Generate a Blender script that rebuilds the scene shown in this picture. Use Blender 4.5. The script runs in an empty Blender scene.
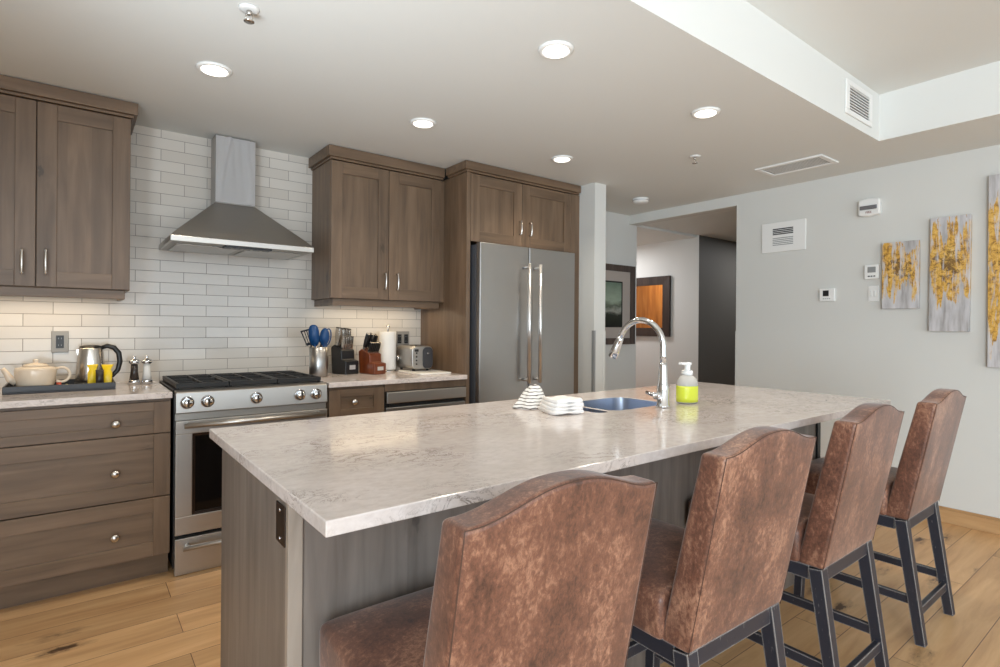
import bpy, bmesh, math, random
from mathutils import Vector, Matrix, Euler
PI = math.pi
random.seed(4)
S = bpy.context.scene
COL = S.collection

# ------------------------------------------------------------------ camera, sky, exposure, large lights
cam = bpy.data.cameras.new('camera')
cam.sensor_fit = 'HORIZONTAL'
cam.sensor_width = 36.0
cam.lens = 551.83 / 1000 * 36
cam.shift_y = (326.0 - 333.5) / 1000
cam.clip_start = 0.05
camo = bpy.data.objects.new('camera', cam)
COL.objects.link(camo)
camo.matrix_world = Matrix.Translation((0, 0, 1.25)) @ Matrix.Rotation(-0.6570, 4, 'Z') @ Matrix.Rotation(PI / 2, 4, 'X') @ Matrix.Rotation(0.0077, 4, 'Z')
S.camera = camo
S.view_settings.view_transform = 'Standard'
S.view_settings.look = 'None'
S.view_settings.gamma = 1
S.view_settings.use_curve_mapping = False
S.view_settings.exposure = 0.18
try:
    S.cycles.use_denoising = True
    S.cycles.max_bounces = 10
    S.cycles.diffuse_bounces = 6
    S.cycles.glossy_bounces = 5
    S.cycles.transmission_bounces = 8
    S.cycles.sample_clamp_indirect = 6
    S.cycles.caustics_reflective = False
    S.cycles.caustics_refractive = False
except Exception:
    pass
world = bpy.data.worlds.new('daylight')
S.world = world
world.use_nodes = True
wb = world.node_tree.nodes['Background']
wb.inputs[0].default_value = (0.82, 0.91, 1.0, 1)
wb.inputs[1].default_value = 1.3


def area_light(name, loc, rot, sx, sy, power, color, parent=None, spread=None):
    l = bpy.data.lights.new(name, 'AREA')
    l.shape = 'RECTANGLE'
    l.size = sx
    l.size_y = sy
    l.energy = power
    l.color = color
    if spread is not None:
        l.spread = spread
    o = bpy.data.objects.new(name, l)
    COL.objects.link(o)
    o.location = loc
    o.rotation_euler = rot
    if parent:
        o.parent = parent
        o.location = Vector(loc) - parent.location
    return o


# daylight coming in through the living-room glazing behind the camera
area_light('window_daylight', (1.2, -4.3, 1.35), (PI / 2, 0, 0), 4.4, 2.2, 58, (0.78, 0.905, 1.0))
# added upward fill low at the glazing, to brighten the kitchen ceiling
area_light('ceiling_upward_fill', (1.2, -4.25, 0.55), (PI / 2 + 0.5, 0, 0), 4.4, 0.6, 38, (0.775, 0.90, 1.0))
# added fill from an assumed, unseen side opening, brightening the right wall
area_light('side_opening_fill', (-1.62, -2.2, 1.45), (PI / 2, 0, -PI / 2), 2.4, 1.7, 185, (0.775, 0.90, 1.0))

# added spot without a fitting, aimed upward to brighten the kitchen ceiling
fl = bpy.data.lights.new('ceiling_fill_spot', 'SPOT')
fl.energy = 140
fl.color = (0.80, 0.915, 1.0)
fl.spot_size = math.radians(92)
fl.spot_blend = 1.0
fl.shadow_soft_size = 0.4
flo = bpy.data.objects.new('ceiling_fill_spot', fl)
COL.objects.link(flo)
flo.location = (-0.5, 1.02, 1.05)
flo.rotation_euler = Vector((0.60, 0.34, 0.66)).to_track_quat('-Z', 'Y').to_euler()


# ------------------------------------------------------------------ materials
def lin(c):
    c /= 255.0
    return c / 12.92 if c <= 0.04045 else ((c + 0.055) / 1.055) ** 2.4


def rgb(r, g, b):
    return (lin(r), lin(g), lin(b), 1)


class NT:
    def __init__(self, name):
        self.m = bpy.data.materials.new(name)
        self.m.use_nodes = True
        self.t = self.m.node_tree
        self.b = self.t.nodes['Principled BSDF']

    def n(self, typ, **kw):
        x = self.t.nodes.new(typ)
        for k, v in kw.items():
            setattr(x, k, v)
        return x

    def l(self, a, b):
        self.t.links.new(a, b)

    def set(self, **kw):
        for k, v in kw.items():
            self.b.inputs[k.replace('_', ' ')].default_value = v
        return self

    def math(self, op, a, b=None, c=None):
        x = self.n('ShaderNodeMath', operation=op)
        for i, v in enumerate((a, b, c)):
            if v is None:
                continue
            if isinstance(v, (int, float)):
                x.inputs[i].default_value = v
            else:
                self.l(v, x.inputs[i])
        return x.outputs[0]

    def coords(self, rand=True, scale=(1, 1, 1), off=(0, 0, 0)):
        tc = self.n('ShaderNodeTexCoord')
        v = tc.outputs['Object']
        if rand:
            oi = self.n('ShaderNodeObjectInfo')
            k = self.math('MULTIPLY', oi.outputs['Random'], 37.0)
            a = self.n('ShaderNodeVectorMath', operation='ADD')
            self.l(v, a.inputs[0])
            self.l(k, a.inputs[1])
            v = a.outputs[0]
        mp = self.n('ShaderNodeMapping')
        mp.inputs['Scale'].default_value = scale
        mp.inputs['Location'].default_value = off
        self.l(v, mp.inputs['Vector'])
        return mp.outputs[0]

    def noise(self, vec, scale, detail=4, rough=0.5, dist=0.0):
        x = self.n('ShaderNodeTexNoise')
        x.inputs['Scale'].default_value = scale
        x.inputs['Detail'].default_value = detail
        x.inputs['Roughness'].default_value = rough
        x.inputs['Distortion'].default_value = dist
        self.l(vec, x.inputs['Vector'])
        return x.outputs['Fac']

    def ramp(self, fac, stops, interp='LINEAR'):
        x = self.n('ShaderNodeValToRGB')
        e = x.color_ramp.elements
        x.color_ramp.interpolation = interp
        while len(e) < len(stops):
            e.new(0.5)
        for i, (p, c) in enumerate(stops):
            e[i].position = p
            e[i].color = c if len(c) == 4 else (*c, 1)
        self.l(fac, x.inputs[0])
        return x.outputs[0]

    def mix(self, fac, a, b, mode='MIX'):
        x = self.n('ShaderNodeMix', data_type='RGBA', blend_type=mode)
        for i, v in ((0, fac), (6, a), (7, b)):
            if isinstance(v, (int, float)):
                x.inputs[i].default_value = v
            elif isinstance(v, tuple):
                x.inputs[i].default_value = v
            else:
                self.l(v, x.inputs[i])
        return x.outputs[2]

    def bump(self, h, strength=0.2, dist=0.01):
        x = self.n('ShaderNodeBump')
        x.inputs['Strength'].default_value = strength
        x.inputs['Distance'].default_value = dist
        self.l(h, x.inputs['Height'])
        self.l(x.outputs[0], self.b.inputs['Normal'])

    def color(self, c):
        self.l(c, self.b.inputs['Base Color'])


G = lambda v: (v, v, v, 1)


def plain(name, c, rough=0.5, metal=0.0, **kw):
    t = NT(name).set(Base_Color=c, Roughness=rough, Metallic=metal)
    for k, v in kw.items():
        t.b.inputs[k.replace('_', ' ')].default_value = v
    return t.m


def paint(name, c, rough=0.6):
    t = NT(name).set(Base_Color=c, Roughness=rough)
    t.b.inputs['Specular IOR Level'].default_value = 0.25
    v = t.coords(False)
    t.bump(t.noise(v, 90, 3), 0.06, 0.002)
    return t.m


def wood(name, dark, mid, light, axis='Z', stave=0.095, rough=0.42, knots=True):
    """stained timber; grain along axis, glued-up staves across it"""
    t = NT(name).set(Roughness=rough)
    sc = {'Z': (1, 1, 0.09), 'X': (0.09, 1, 1), 'Y': (1, 0.09, 1)}[axis]
    v = t.coords(True, sc)
    g = t.noise(v, 24, 5, 0.55, 0.5)
    g2 = t.noise(v, 6, 3, 0.5, 0.3)
    base = t.ramp(g, [(0.22, dark), (0.52, mid), (0.8, light)])
    # staves
    sep = t.n('ShaderNodeSeparateXYZ')
    t.l(t.coords(True), sep.inputs[0])
    across = t.math('ADD', sep.outputs['X'], sep.outputs['Y']) if axis == 'Z' else sep.outputs['Z']
    cell = t.math('FLOOR', t.math('DIVIDE', across, stave))
    wn = t.n('ShaderNodeTexWhiteNoise', noise_dimensions='1D')
    t.l(cell, wn.inputs['W'])
    tone = t.math('ADD', t.math('MULTIPLY', wn.outputs['Value'], 0.26), t.math('MULTIPLY', g2, 0.5))
    tone = t.math('ADD', tone, 0.62)
    hsv = t.n('ShaderNodeHueSaturation')
    t.l(base, hsv.inputs['Color'])
    t.l(tone, hsv.inputs['Value'])
    c = hsv.outputs[0]
    if knots:
        ks = {'Z': (1, 1, 0.45), 'X': (0.45, 1, 1), 'Y': (1, 0.45, 1)}[axis]
        vo = t.n('ShaderNodeTexVoronoi')
        vo.inputs['Scale'].default_value = 5.5
        t.l(t.coords(True, ks), vo.inputs['Vector'])
        rag = t.noise(t.coords(True, ks), 50, 3, 0.6)
        d = t.math('ADD', vo.outputs['Distance'], t.math('MULTIPLY', t.math('SUBTRACT', rag, 0.5), 0.35))
        k = t.ramp(d, [(0.05, G(0.8)), (0.1, G(0.25)), (0.25, G(0.0))])
        kk = t.n('ShaderNodeTexWhiteNoise', noise_dimensions='3D')
        t.l(vo.outputs['Position'], kk.inputs['Vector'])
        k = t.math('MULTIPLY', k, t.math('GREATER_THAN', kk.outputs['Value'], 0.45))
        c = t.mix(k, c, tuple(x * 0.42 for x in dark[:3]) + (1,))
    t.color(c)
    t.bump(g, 0.08, 0.003)
    return t.m


M = {}
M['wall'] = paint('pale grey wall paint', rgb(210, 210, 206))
M['wall_dark'] = paint('charcoal wall surface', rgb(98, 95, 90))  # hallway walls get one darker, even tone
M['ceiling'] = paint('white ceiling paint', rgb(221, 222, 219))
M['white'] = plain('white plastic', rgb(232, 232, 230), 0.4)
M['white_dull'] = plain('white painted metal', rgb(222, 222, 220), 0.5)
M['grey_plastic'] = plain('grey plastic', rgb(140, 142, 142), 0.5)
M['black'] = plain('black plastic', rgb(22, 22, 24), 0.35)
M['black_gloss'] = plain('black glass', rgb(8, 8, 9), 0.06)
M['dark_gap'] = plain('dark recess', rgb(16, 15, 15), 0.8)
M['iron'] = plain('cast iron', rgb(34, 33, 33), 0.5, 0.2)
M['chrome'] = plain('polished chrome', rgb(225, 226, 228), 0.08, 1.0)
M['nickel'] = plain('brushed nickel', rgb(205, 200, 194), 0.24, 1.0)
M['bronze'] = plain('dark bronze', rgb(58, 48, 42), 0.35, 0.8)

cd, cm_, cl = rgb(86, 68, 52), rgb(108, 87, 68), rgb(122, 100, 80)
M['cab_v'] = wood('stained alder upright', cd, cm_, cl, 'Z')
M['cab_h'] = wood('stained alder level', cd, cm_, cl, 'X', 0.14)
M['cab_y'] = wood('stained alder side', cd, cm_, cl, 'Z', 0.2)
idk, im, il = rgb(100, 91, 85), rgb(122, 113, 106), rgb(138, 129, 121)
M['isl_v'] = wood('alder with cool light tint upright', idk, im, il, 'Z', 0.14)  # cabinet timber greyed, with cool window light mixed into the colour
M['post_v'] = wood('alder with window light tint', rgb(136, 124, 113), rgb(164, 152, 140), rgb(180, 168, 156), 'Z', 0.14)  # island timber lightened as if the windows lit it
M['base_oak'] = wood('oak trim', rgb(166, 126, 82), rgb(190, 150, 104), rgb(206, 168, 122), 'Y', 0.3, 0.5)
M['oak_door'] = wood('golden oak door', rgb(150, 82, 28), rgb(186, 112, 46), rgb(206, 136, 66), 'Z', 0.12, 0.4, False)
M['block_wood'] = wood('red brown block wood', rgb(74, 32, 14), rgb(108, 52, 24), rgb(126, 66, 34), 'Z', 0.3, 0.3, False)


def steel(name, c, rough=0.3, axis='X'):
    t = NT(name).set(Base_Color=c, Metallic=1.0)
    sc = {'X': (1.5, 60, 160), 'Z': (160, 60, 1.5)}[axis]
    n = t.noise(t.coords(True, sc), 4, 3, 0.6)
    t.l(t.math('ADD', t.math('MULTIPLY', n, 0.16), rough - 0.08), t.b.inputs['Roughness'])
    t.bump(n, 0.03, 0.001)
    return t.m


M['steel'] = steel('brushed stainless steel', rgb(186, 182, 177), 0.36, 'X')
M['steel_v'] = steel('brushed stainless steel upright', rgb(168, 166, 164), 0.32, 'Z')
M['steel_dark'] = steel('grey stainless steel', rgb(166, 162, 156), 0.42, 'X')
M['sink_steel'] = steel('sink steel', rgb(190, 198, 214), 0.32, 'X')
M['bar'] = plain('satin bar steel', rgb(228, 226, 224), 0.28, 0.9)
M['plate'] = plain('satin wall plate', rgb(150, 146, 140), 0.5, 0.4)


def floor_mat():
    t = NT('rustic oak planks').set(Roughness=0.4)
    v = t.coords(False, (1, 1, 1), (0.62, -0.027, 0))
    br = t.n('ShaderNodeTexBrick')
    br.offset = 0.37
    br.offset_frequency = 2
    br.squash = 1
    for k, x in (('Scale', 1.0), ('Brick Width', 1.55), ('Row Height', 0.18), ('Mortar Size', 0.0014), ('Mortar Smooth', 0.1), ('Bias', 0.0)):
        br.inputs[k].default_value = x
    br.inputs['Color1'].default_value = G(0)
    br.inputs['Color2'].default_value = G(1)
    br.inputs['Mortar'].default_value = G(0.5)
    t.l(v, br.inputs['Vector'])
    pl = br.outputs['Color']
    off = t.n('ShaderNodeVectorMath', operation='SCALE')
    t.l(pl, off.inputs[0])
    off.inputs['Scale'].default_value = 23.0
    ad = t.n('ShaderNodeVectorMath', operation='ADD')
    t.l(v, ad.inputs[0])
    t.l(off.outputs[0], ad.inputs[1])
    mp = t.n('ShaderNodeMapping')
    mp.inputs['Scale'].default_value = (0.11, 1, 1)
    t.l(ad.outputs[0], mp.inputs['Vector'])
    g = t.noise(mp.outputs[0], 17, 6, 0.6, 0.5)
    g2 = t.noise(mp.outputs[0], 5, 3, 0.5, 0.4)
    c = t.ramp(g, [(0.2, rgb(166, 124, 84)), (0.5, rgb(196, 155, 110)), (0.8, rgb(214, 176, 130))])
    tone = t.math('ADD', t.math('MULTIPLY', pl, 0.30), t.math('MULTIPLY', g2, 0.44))
    tone = t.math('ADD', tone, 0.63)
    h = t.n('ShaderNodeHueSaturation')
    t.l(c, h.inputs['Color'])
    t.l(tone, h.inputs['Value'])
    c = h.outputs[0]
    mp2 = t.n('ShaderNodeMapping')
    mp2.inputs['Scale'].default_value = (0.33, 1, 1)
    t.l(ad.outputs[0], mp2.inputs['Vector'])
    vo = t.n('ShaderNodeTexVoronoi')
    vo.inputs['Scale'].default_value = 6.5
    t.l(mp2.outputs[0], vo.inputs['Vector'])
    rag = t.noise(mp2.outputs[0], 45, 4, 0.65)
    d = t.math('ADD', vo.outputs['Distance'], t.math('MULTIPLY', t.math('SUBTRACT', rag, 0.5), 0.55))
    k = t.ramp(d, [(0.07, G(0.95)), (0.13, G(0.35)), (0.27, G(0))])
    wn = t.n('ShaderNodeTexWhiteNoise', noise_dimensions='3D')
    t.l(vo.outputs['Position'], wn.inputs['Vector'])
    k = t.math('MULTIPLY', k, t.math('GREATER_THAN', wn.outputs['Value'], 0.5))
    c = t.mix(k, c, rgb(66, 42, 26))
    c = t.mix(br.outputs['Fac'], c, rgb(92, 64, 42))
    t.color(c)
    hh = t.math('SUBTRACT', g, t.math('MULTIPLY', br.outputs['Fac'], 2.0))
    t.bump(hh, 0.1, 0.004)
    return t.m


M['floor'] = floor_mat()


def tile_mat():
    t = NT('white subway tiles').set(Roughness=0.18)
    tc = t.n('ShaderNodeTexCoord')
    sep = t.n('ShaderNodeSeparateXYZ')
    t.l(tc.outputs['Object'], sep.inputs[0])
    cb = t.n('ShaderNodeCombineXYZ')
    t.l(t.math('SUBTRACT', sep.outputs['X'], 0.396 - 0.1215 * 20), cb.inputs[0])
    t.l(t.math('SUBTRACT', sep.outputs['Z'], 1.36 - 0.0652 * 20), cb.inputs[1])
    br = t.n('ShaderNodeTexBrick')
    br.offset = 0.5
    for k, x in (('Scale', 1.0), ('Brick Width', 0.243), ('Row Height', 0.0652), ('Mortar Size', 0.0016), ('Mortar Smooth', 0.2), ('Bias', 0.0)):
        br.inputs[k].default_value = x
    br.inputs['Color1'].default_value = rgb(200, 193, 184)
    br.inputs['Color2'].default_value = rgb(212, 206, 198)
    br.inputs['Mortar'].default_value = rgb(134, 129, 122)
    t.l(cb.outputs[0], br.inputs['Vector'])
    t.color(br.outputs['Color'])
    w = t.noise(cb.outputs[0], 16, 2)
    hh = t.math('SUBTRACT', t.math('MULTIPLY', w, 0.35), br.outputs['Fac'])
    t.bump(hh, 0.22, 0.004)
    t.l(t.math('ADD', t.math('MULTIPLY', br.outputs['Fac'], 0.5), 0.16), t.b.inputs['Roughness'])
    return t.m


M['tile'] = tile_mat()


def quartz_mat():
    t = NT('veined quartz').set(Roughness=0.13)
    v = t.coords(False, (0.75, 1.15, 1))
    big = t.noise(v, 3.0, 4, 0.55, 0.4)
    fine = t.noise(v, 40, 5, 0.65, 0.3)
    vein = t.noise(v, 15, 8, 0.72, 1.2)
    line = t.math('ABSOLUTE', t.math('SUBTRACT', vein, 0.5))
    line = t.ramp(line, [(0.004, G(1)), (0.020, G(0))])
    mask = t.ramp(big, [(0.44, G(0)), (0.62, G(1))])
    base = t.ramp(fine, [(0.3, rgb(204, 193, 188)), (0.7, rgb(225, 216, 212))])
    cloud = t.ramp(t.noise(v, 5, 5, 0.6), [(0.4, G(0)), (0.75, G(0.5))])
    base = t.mix(cloud, base, rgb(190, 180, 172))
    c = t.mix(t.math('MULTIPLY', t.math('MULTIPLY', line, mask), 0.8), base, rgb(104, 88, 76))
    t.color(c)
    return t.m


M['quartz'] = quartz_mat()


def leather_mat():
    t = NT('distressed brown leather').set(Roughness=0.44)
    v = t.coords(True, (1, 1, 0.6))
    big = t.noise(v, 8, 4, 0.6, 0.3)
    f = t.noise(v, 95, 6, 0.75, 0.5)
    f2 = t.noise(v, 260, 3, 0.7, 0.4)
    k = t.math('ADD', t.math('MULTIPLY', big, 0.55), t.math('MULTIPLY', f, 0.5))
    k = t.math('ADD', k, t.math('MULTIPLY', f2, 0.16))
    c = t.ramp(k, [(0.43, rgb(58, 37, 30)), (0.52, rgb(86, 56, 44)), (0.62, rgb(112, 74, 58)), (0.74, rgb(164, 122, 98))])
    t.color(c)
    t.b.inputs['Sheen Weight'].default_value = 0.25
    t.b.inputs['Sheen Roughness'].default_value = 0.4
    t.bump(t.noise(v, 260, 3), 0.12, 0.002)
    return t.m


M['leather'] = leather_mat()
M['seam'] = plain('dark stitching', rgb(78, 54, 42), 0.7)


def legs_mat():
    t = NT('rubbed black wood').set(Roughness=0.45)
    bv = t.n('ShaderNodeBevel', samples=6)
    bv.inputs['Radius'].default_value = 0.006
    ge = t.n('ShaderNodeNewGeometry')
    dp = t.n('ShaderNodeVectorMath', operation='DOT_PRODUCT')
    t.l(bv.outputs[0], dp.inputs[0])
    t.l(ge.outputs['Normal'], dp.inputs[1])
    edge = t.math('SUBTRACT', 1.0, dp.outputs['Value'])
    v = t.coords(True, (1, 1, 0.3))
    n = t.noise(v, 30, 4, 0.65)
    e = t.math('MULTIPLY', edge, t.math('MULTIPLY', n, 22.0))
    s = t.ramp(t.noise(v, 120, 4, 0.7), [(0.66, G(0)), (0.74, G(0.55))])
    f = t.math('MINIMUM', t.math('ADD', t.math('MULTIPLY', e, 0.9), s), 0.9)
    c = t.mix(f, rgb(42, 42, 50), rgb(168, 162, 156))
    t.color(c)
    return t.m


M['legs'] = legs_mat()


def art_mat(name, seed, zc, half):
    """gilded canvas: a ragged band of gold leaf and umber on a silvery ground"""
    t = NT(name).set(Roughness=0.42)
    tc = t.n('ShaderNodeTexCoord')
    sep = t.n('ShaderNodeSeparateXYZ')
    t.l(tc.outputs['Object'], sep.inputs[0])
    mp = t.n('ShaderNodeMapping')
    mp.inputs['Location'].default_value = (seed, seed * 1.7, seed * 0.3)
    mp.inputs['Scale'].default_value = (1, 1, 0.13)
    t.l(tc.outputs['Object'], mp.inputs['Vector'])
    v = mp.outputs[0]
    mp2 = t.n('ShaderNodeMapping')
    mp2.inputs['Location'].default_value = (seed, seed, seed)
    t.l(tc.outputs['Object'], mp2.inputs['Vector'])
    v2 = mp2.outputs[0]
    streak = t.noise(v, 24, 4, 0.6)
    sk2 = t.noise(v, 60, 4, 0.6)
    ground = t.ramp(streak, [(0.3, rgb(150, 146, 144)), (0.5, rgb(190, 188, 190)), (0.7, rgb(212, 211, 214))])
    d = t.math('ABSOLUTE', t.math('SUBTRACT', sep.outputs['Z'], zc))
    d = t.math('DIVIDE', d, half)
    edge = t.math('SUBTRACT', d, t.math('MULTIPLY', t.math('SUBTRACT', streak, 0.5), 4.2))
    edge = t.math('SUBTRACT', edge, t.math('MULTIPLY', t.math('SUBTRACT', sk2, 0.5), 1.4))
    band = t.ramp(edge, [(0.86, G(1)), (0.98, G(0))])
    patch = t.noise(v2, 30, 7, 0.78, 0.6)
    pf = t.math('ADD', t.math('MULTIPLY', patch, 0.7), t.math('MULTIPLY', sk2, 0.3))
    gold = t.ramp(pf, [(0.36, rgb(104, 76, 40)), (0.43, rgb(158, 116, 52)), (0.5, rgb(206, 158, 68)), (0.58, rgb(224, 184, 98)), (0.66, rgb(206, 196, 178))])
    dy = t.math('DIVIDE', sep.outputs['Y'], 0.085)
    dz = t.math('DIVIDE', t.math('SUBTRACT', sep.outputs['Z'], zc), half * 0.6)
    rr = t.math('SQRT', t.math('ADD', t.math('MULTIPLY', dy, dy), t.math('MULTIPLY', dz, dz)))
    core = t.math('ADD', rr, t.math('MULTIPLY', t.math('SUBTRACT', patch, 0.5), 7.0))
    umb = t.ramp(core, [(0.35, G(0.75)), (0.75, G(0))])
    gold = t.mix(umb, gold, rgb(92, 68, 42))
    br_ = t.ramp(t.noise(mp.outputs[0], 40, 5, 0.7), [(0.40, G(0.12)), (0.5, G(1))])
    t.color(t.mix(t.math('MULTIPLY', band, br_), ground, gold))
    t.bump(patch, 0.3, 0.003)
    return t.m


def striped(name):
    t = NT(name).set(Roughness=0.9)
    v = t.coords(False)
    sep = t.n('ShaderNodeSeparateXYZ')
    t.l(v, sep.inputs[0])
    w = t.math('ADD', sep.outputs['Z'], t.math('MULTIPLY', t.noise(v, 30, 2), 0.012))
    w = t.math('FRACT', t.math('DIVIDE', w, 0.0125))
    c = t.ramp(w, [(0.0, rgb(236, 234, 230)), (0.68, rgb(236, 234, 230)), (0.74, rgb(92, 84, 80)), (0.94, rgb(92, 84, 80)), (1.0, rgb(236, 234, 230))])
    t.color(c)
    t.bump(t.noise(v, 220, 2), 0.2, 0.002)
    return t.m


# ------------------------------------------------------------------ geometry helpers
def bm_new():
    return bmesh.new()


def box(bm, x0, x1, y0, y1, z0, z1, mi=0):
    v = [bm.verts.new(p) for p in ((x0, y0, z0), (x1, y0, z0), (x1, y1, z0), (x0, y1, z0), (x0, y0, z1), (x1, y0, z1), (x1, y1, z1), (x0, y1, z1))]
    fs = []
    for q in ((3, 2, 1, 0), (4, 5, 6, 7), (0, 1, 5, 4), (1, 2, 6, 5), (2, 3, 7, 6), (3, 0, 4, 7)):
        f = bm.faces.new([v[i] for i in q])
        f.material_index = mi
        fs.append(f)
    return v


def bar(bm, p, q, w, h=None, w2=None, mi=0, up=Vector((0, 0, 1))):
    """straight square bar from p to q, w wide (w2 at the far end)"""
    p, q = Vector(p), Vector(q)
    h = h or w
    w2 = w2 or w
    d = (q - p).normalized()
    if abs(d.dot(up)) > 0.98:
        up = Vector((0, 1, 0))
    s = d.cross(up).normalized()
    u = s.cross(d).normalized()
    vs = []
    for c, ww in ((p, w), (q, w2)):
        hh = h * ww / w
        for a, b in ((-1, -1), (1, -1), (1, 1), (-1, 1)):
            vs.append(bm.verts.new(c + s * a * ww / 2 + u * b * hh / 2))
    for f in ((0, 3, 2, 1), (4, 5, 6, 7), (0, 1, 5, 4), (1, 2, 6, 5), (2, 3, 7, 6), (3, 0, 4, 7)):
        bm.faces.new([vs[i] for i in f]).material_index = mi


def tube(bm, pts, r, n=12, cap=True, mi=0, radii=None):
    pts = [Vector(p) for p in pts]
    rings = []
    prev = None
    for i, p in enumerate(pts):
        if i == 0:
            d = pts[1] - p
        elif i == len(pts) - 1:
            d = p - pts[i - 1]
        else:
            d = (pts[i + 1] - p).normalized() + (p - pts[i - 1]).normalized()
        d.normalize()
        if prev is None:
            a = Vector((0, 0, 1)) if abs(d.z) < 0.9 else Vector((1, 0, 0))
            s = d.cross(a).normalized()
        else:
            s = (prev - d * prev.dot(d)).normalized()
        prev = s
        u = d.cross(s)
        rr = radii[i] if radii else r
        rings.append([bm.verts.new(p + (s * math.cos(2 * PI * k / n) + u * math.sin(2 * PI * k / n)) * rr) for k in range(n)])
    for a, b in zip(rings, rings[1:]):
        for k in range(n):
            f = bm.faces.new((a[k], a[(k + 1) % n], b[(k + 1) % n], b[k]))
            f.smooth = True
            f.material_index = mi
    if cap:
        bm.faces.new(rings[0][::-1]).material_index = mi
        bm.faces.new(rings[-1]).material_index = mi


def lathe(bm, prof, c=(0, 0, 0), n=28, mi=0, smooth=True, axis='Z'):
    """prof: (radius, height) list"""
    c = Vector(c)
    rings = []
    for r, h in prof:
        ring = []
        if r < 1e-6:
            r = 1e-5
        for k in range(n):
            a = 2 * PI * k / n
            if axis == 'Z':
                o = Vector((r * math.cos(a), r * math.sin(a), h))
            elif axis == 'Y':
                o = Vector((r * math.cos(a), h, r * math.sin(a)))
            else:
                o = Vector((h, r * math.cos(a), r * math.sin(a)))
            ring.append(bm.verts.new(c + o))
        rings.append(ring)
    for a, b in zip(rings, rings[1:]):
        for k in range(n):
            f = bm.faces.new((a[k], a[(k + 1) % n], b[(k + 1) % n], b[k]))
            f.smooth = smooth
            f.material_index = mi
    bm.faces.new(rings[0][::-1]).material_index = mi
    bm.faces.new(rings[-1]).material_index = mi


def prism(bm, poly, axis, a, b, mi=0):
    """polygon (two coordinates) pushed along axis from a to b"""
    def P(u, v, w):
        return {'X': (w, u, v), 'Y': (u, w, v), 'Z': (u, v, w)}[axis]
    A = [bm.verts.new(P(u, v, a)) for u, v in poly]
    B = [bm.verts.new(P(u, v, b)) for u, v in poly]
    bm.faces.new(A).material_index = mi
    bm.faces.new(B[::-1]).material_index = mi
    n = len(poly)
    for i in range(n):
        bm.faces.new((A[i], B[i], B[(i + 1) % n], A[(i + 1) % n])).material_index = mi


def rrect(x0, x1, y0, y1, r, n=5):
    out = []
    for cx, cy, a0 in ((x1 - r, y1 - r, 0), (x0 + r, y1 - r, PI / 2), (x0 + r, y0 + r, PI), (x1 - r, y0 + r, 3 * PI / 2)):
        for k in range(n + 1):
            a = a0 + PI / 2 * k / n
            out.append((cx + r * math.cos(a), cy + r * math.sin(a)))
    return out


def obj(name, bm, mats, parent=None, bevel=0.0, seg=2, smooth=False, loc=None, subsurf=0):
    """link one mesh object; geometry is given in room coordinates (or local ones when loc is None and no parent)"""
    bmesh.ops.recalc_face_normals(bm, faces=bm.faces)
    if smooth:
        for f in bm.faces:
            f.smooth = True
    off = Vector((0, 0, 0))
    if parent is not None:
        r = parent
        while r is not None:
            off += r.location
            r = r.parent
    elif loc is not None:
        off = Vector(loc)
    if off.length:
        bmesh.ops.translate(bm, verts=bm.verts, vec=-off)
    me = bpy.data.meshes.new(name)
    bm.to_mesh(me)
    bm.free()
    o = bpy.data.objects.new(name, me)
    for m in (mats if isinstance(mats, (list, tuple)) else [mats]):
        me.materials.append(m)
    COL.objects.link(o)
    if parent is not None:
        o.parent = parent
    elif loc is not None:
        o.location = loc
    if bevel:
        b = o.modifiers.new('edge', 'BEVEL')
        b.width = bevel
        b.segments = seg
        b.limit_method = 'ANGLE'
        b.angle_limit = math.radians(40)
        b.harden_normals = False
    if subsurf:
        s = o.modifiers.new('soft', 'SUBSURF')
        s.levels = subsurf
        s.render_levels = subsurf
    return o


def tag(o, label, cat, group=None, kind=None):
    o['label'] = label
    o['category'] = cat
    if group:
        o['group'] = group
    if kind:
        o['kind'] = kind
    return o


def thing(name, label, cat, loc, group=None, rotz=0.0):
    o = bpy.data.objects.new(name, None)
    o.empty_display_size = 0.05
    COL.objects.link(o)
    o.location = loc
    o.rotation_euler = (0, 0, rotz)
    return tag(o, label, cat, group)


def struct(name, bm, m, label=None, cat=None, bevel=0.0):
    o = obj(name, bm, m, bevel=bevel)
    o['kind'] = 'structure'
    if label:
        o['label'] = label
        o['category'] = cat
    return o


def dup(root, loc, label=None, rotz=None):
    r = root.copy()
    COL.objects.link(r)
    r.location = loc
    if rotz is not None:
        r.rotation_euler = (0, 0, rotz)
    if label:
        r['label'] = label
    def kids(a, b):
        for ch in list(a.children):
            c = ch.copy()
            COL.objects.link(c)
            c.parent = b
            kids(ch, c)
    kids(root, r)
    return r


# ------------------------------------------------------------------ the room
CE = 2.385          # kitchen ceiling
TW = 3.78           # tiled wall plane
RW = 4.48           # grey wall plane on the right


def sb(name, x0, x1, y0, y1, z0, z1, m, label, cat):
    bm = bm_new()
    box(bm, x0, x1, y0, y1, z0, z1)
    return struct(name, bm, m, label, cat)


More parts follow.
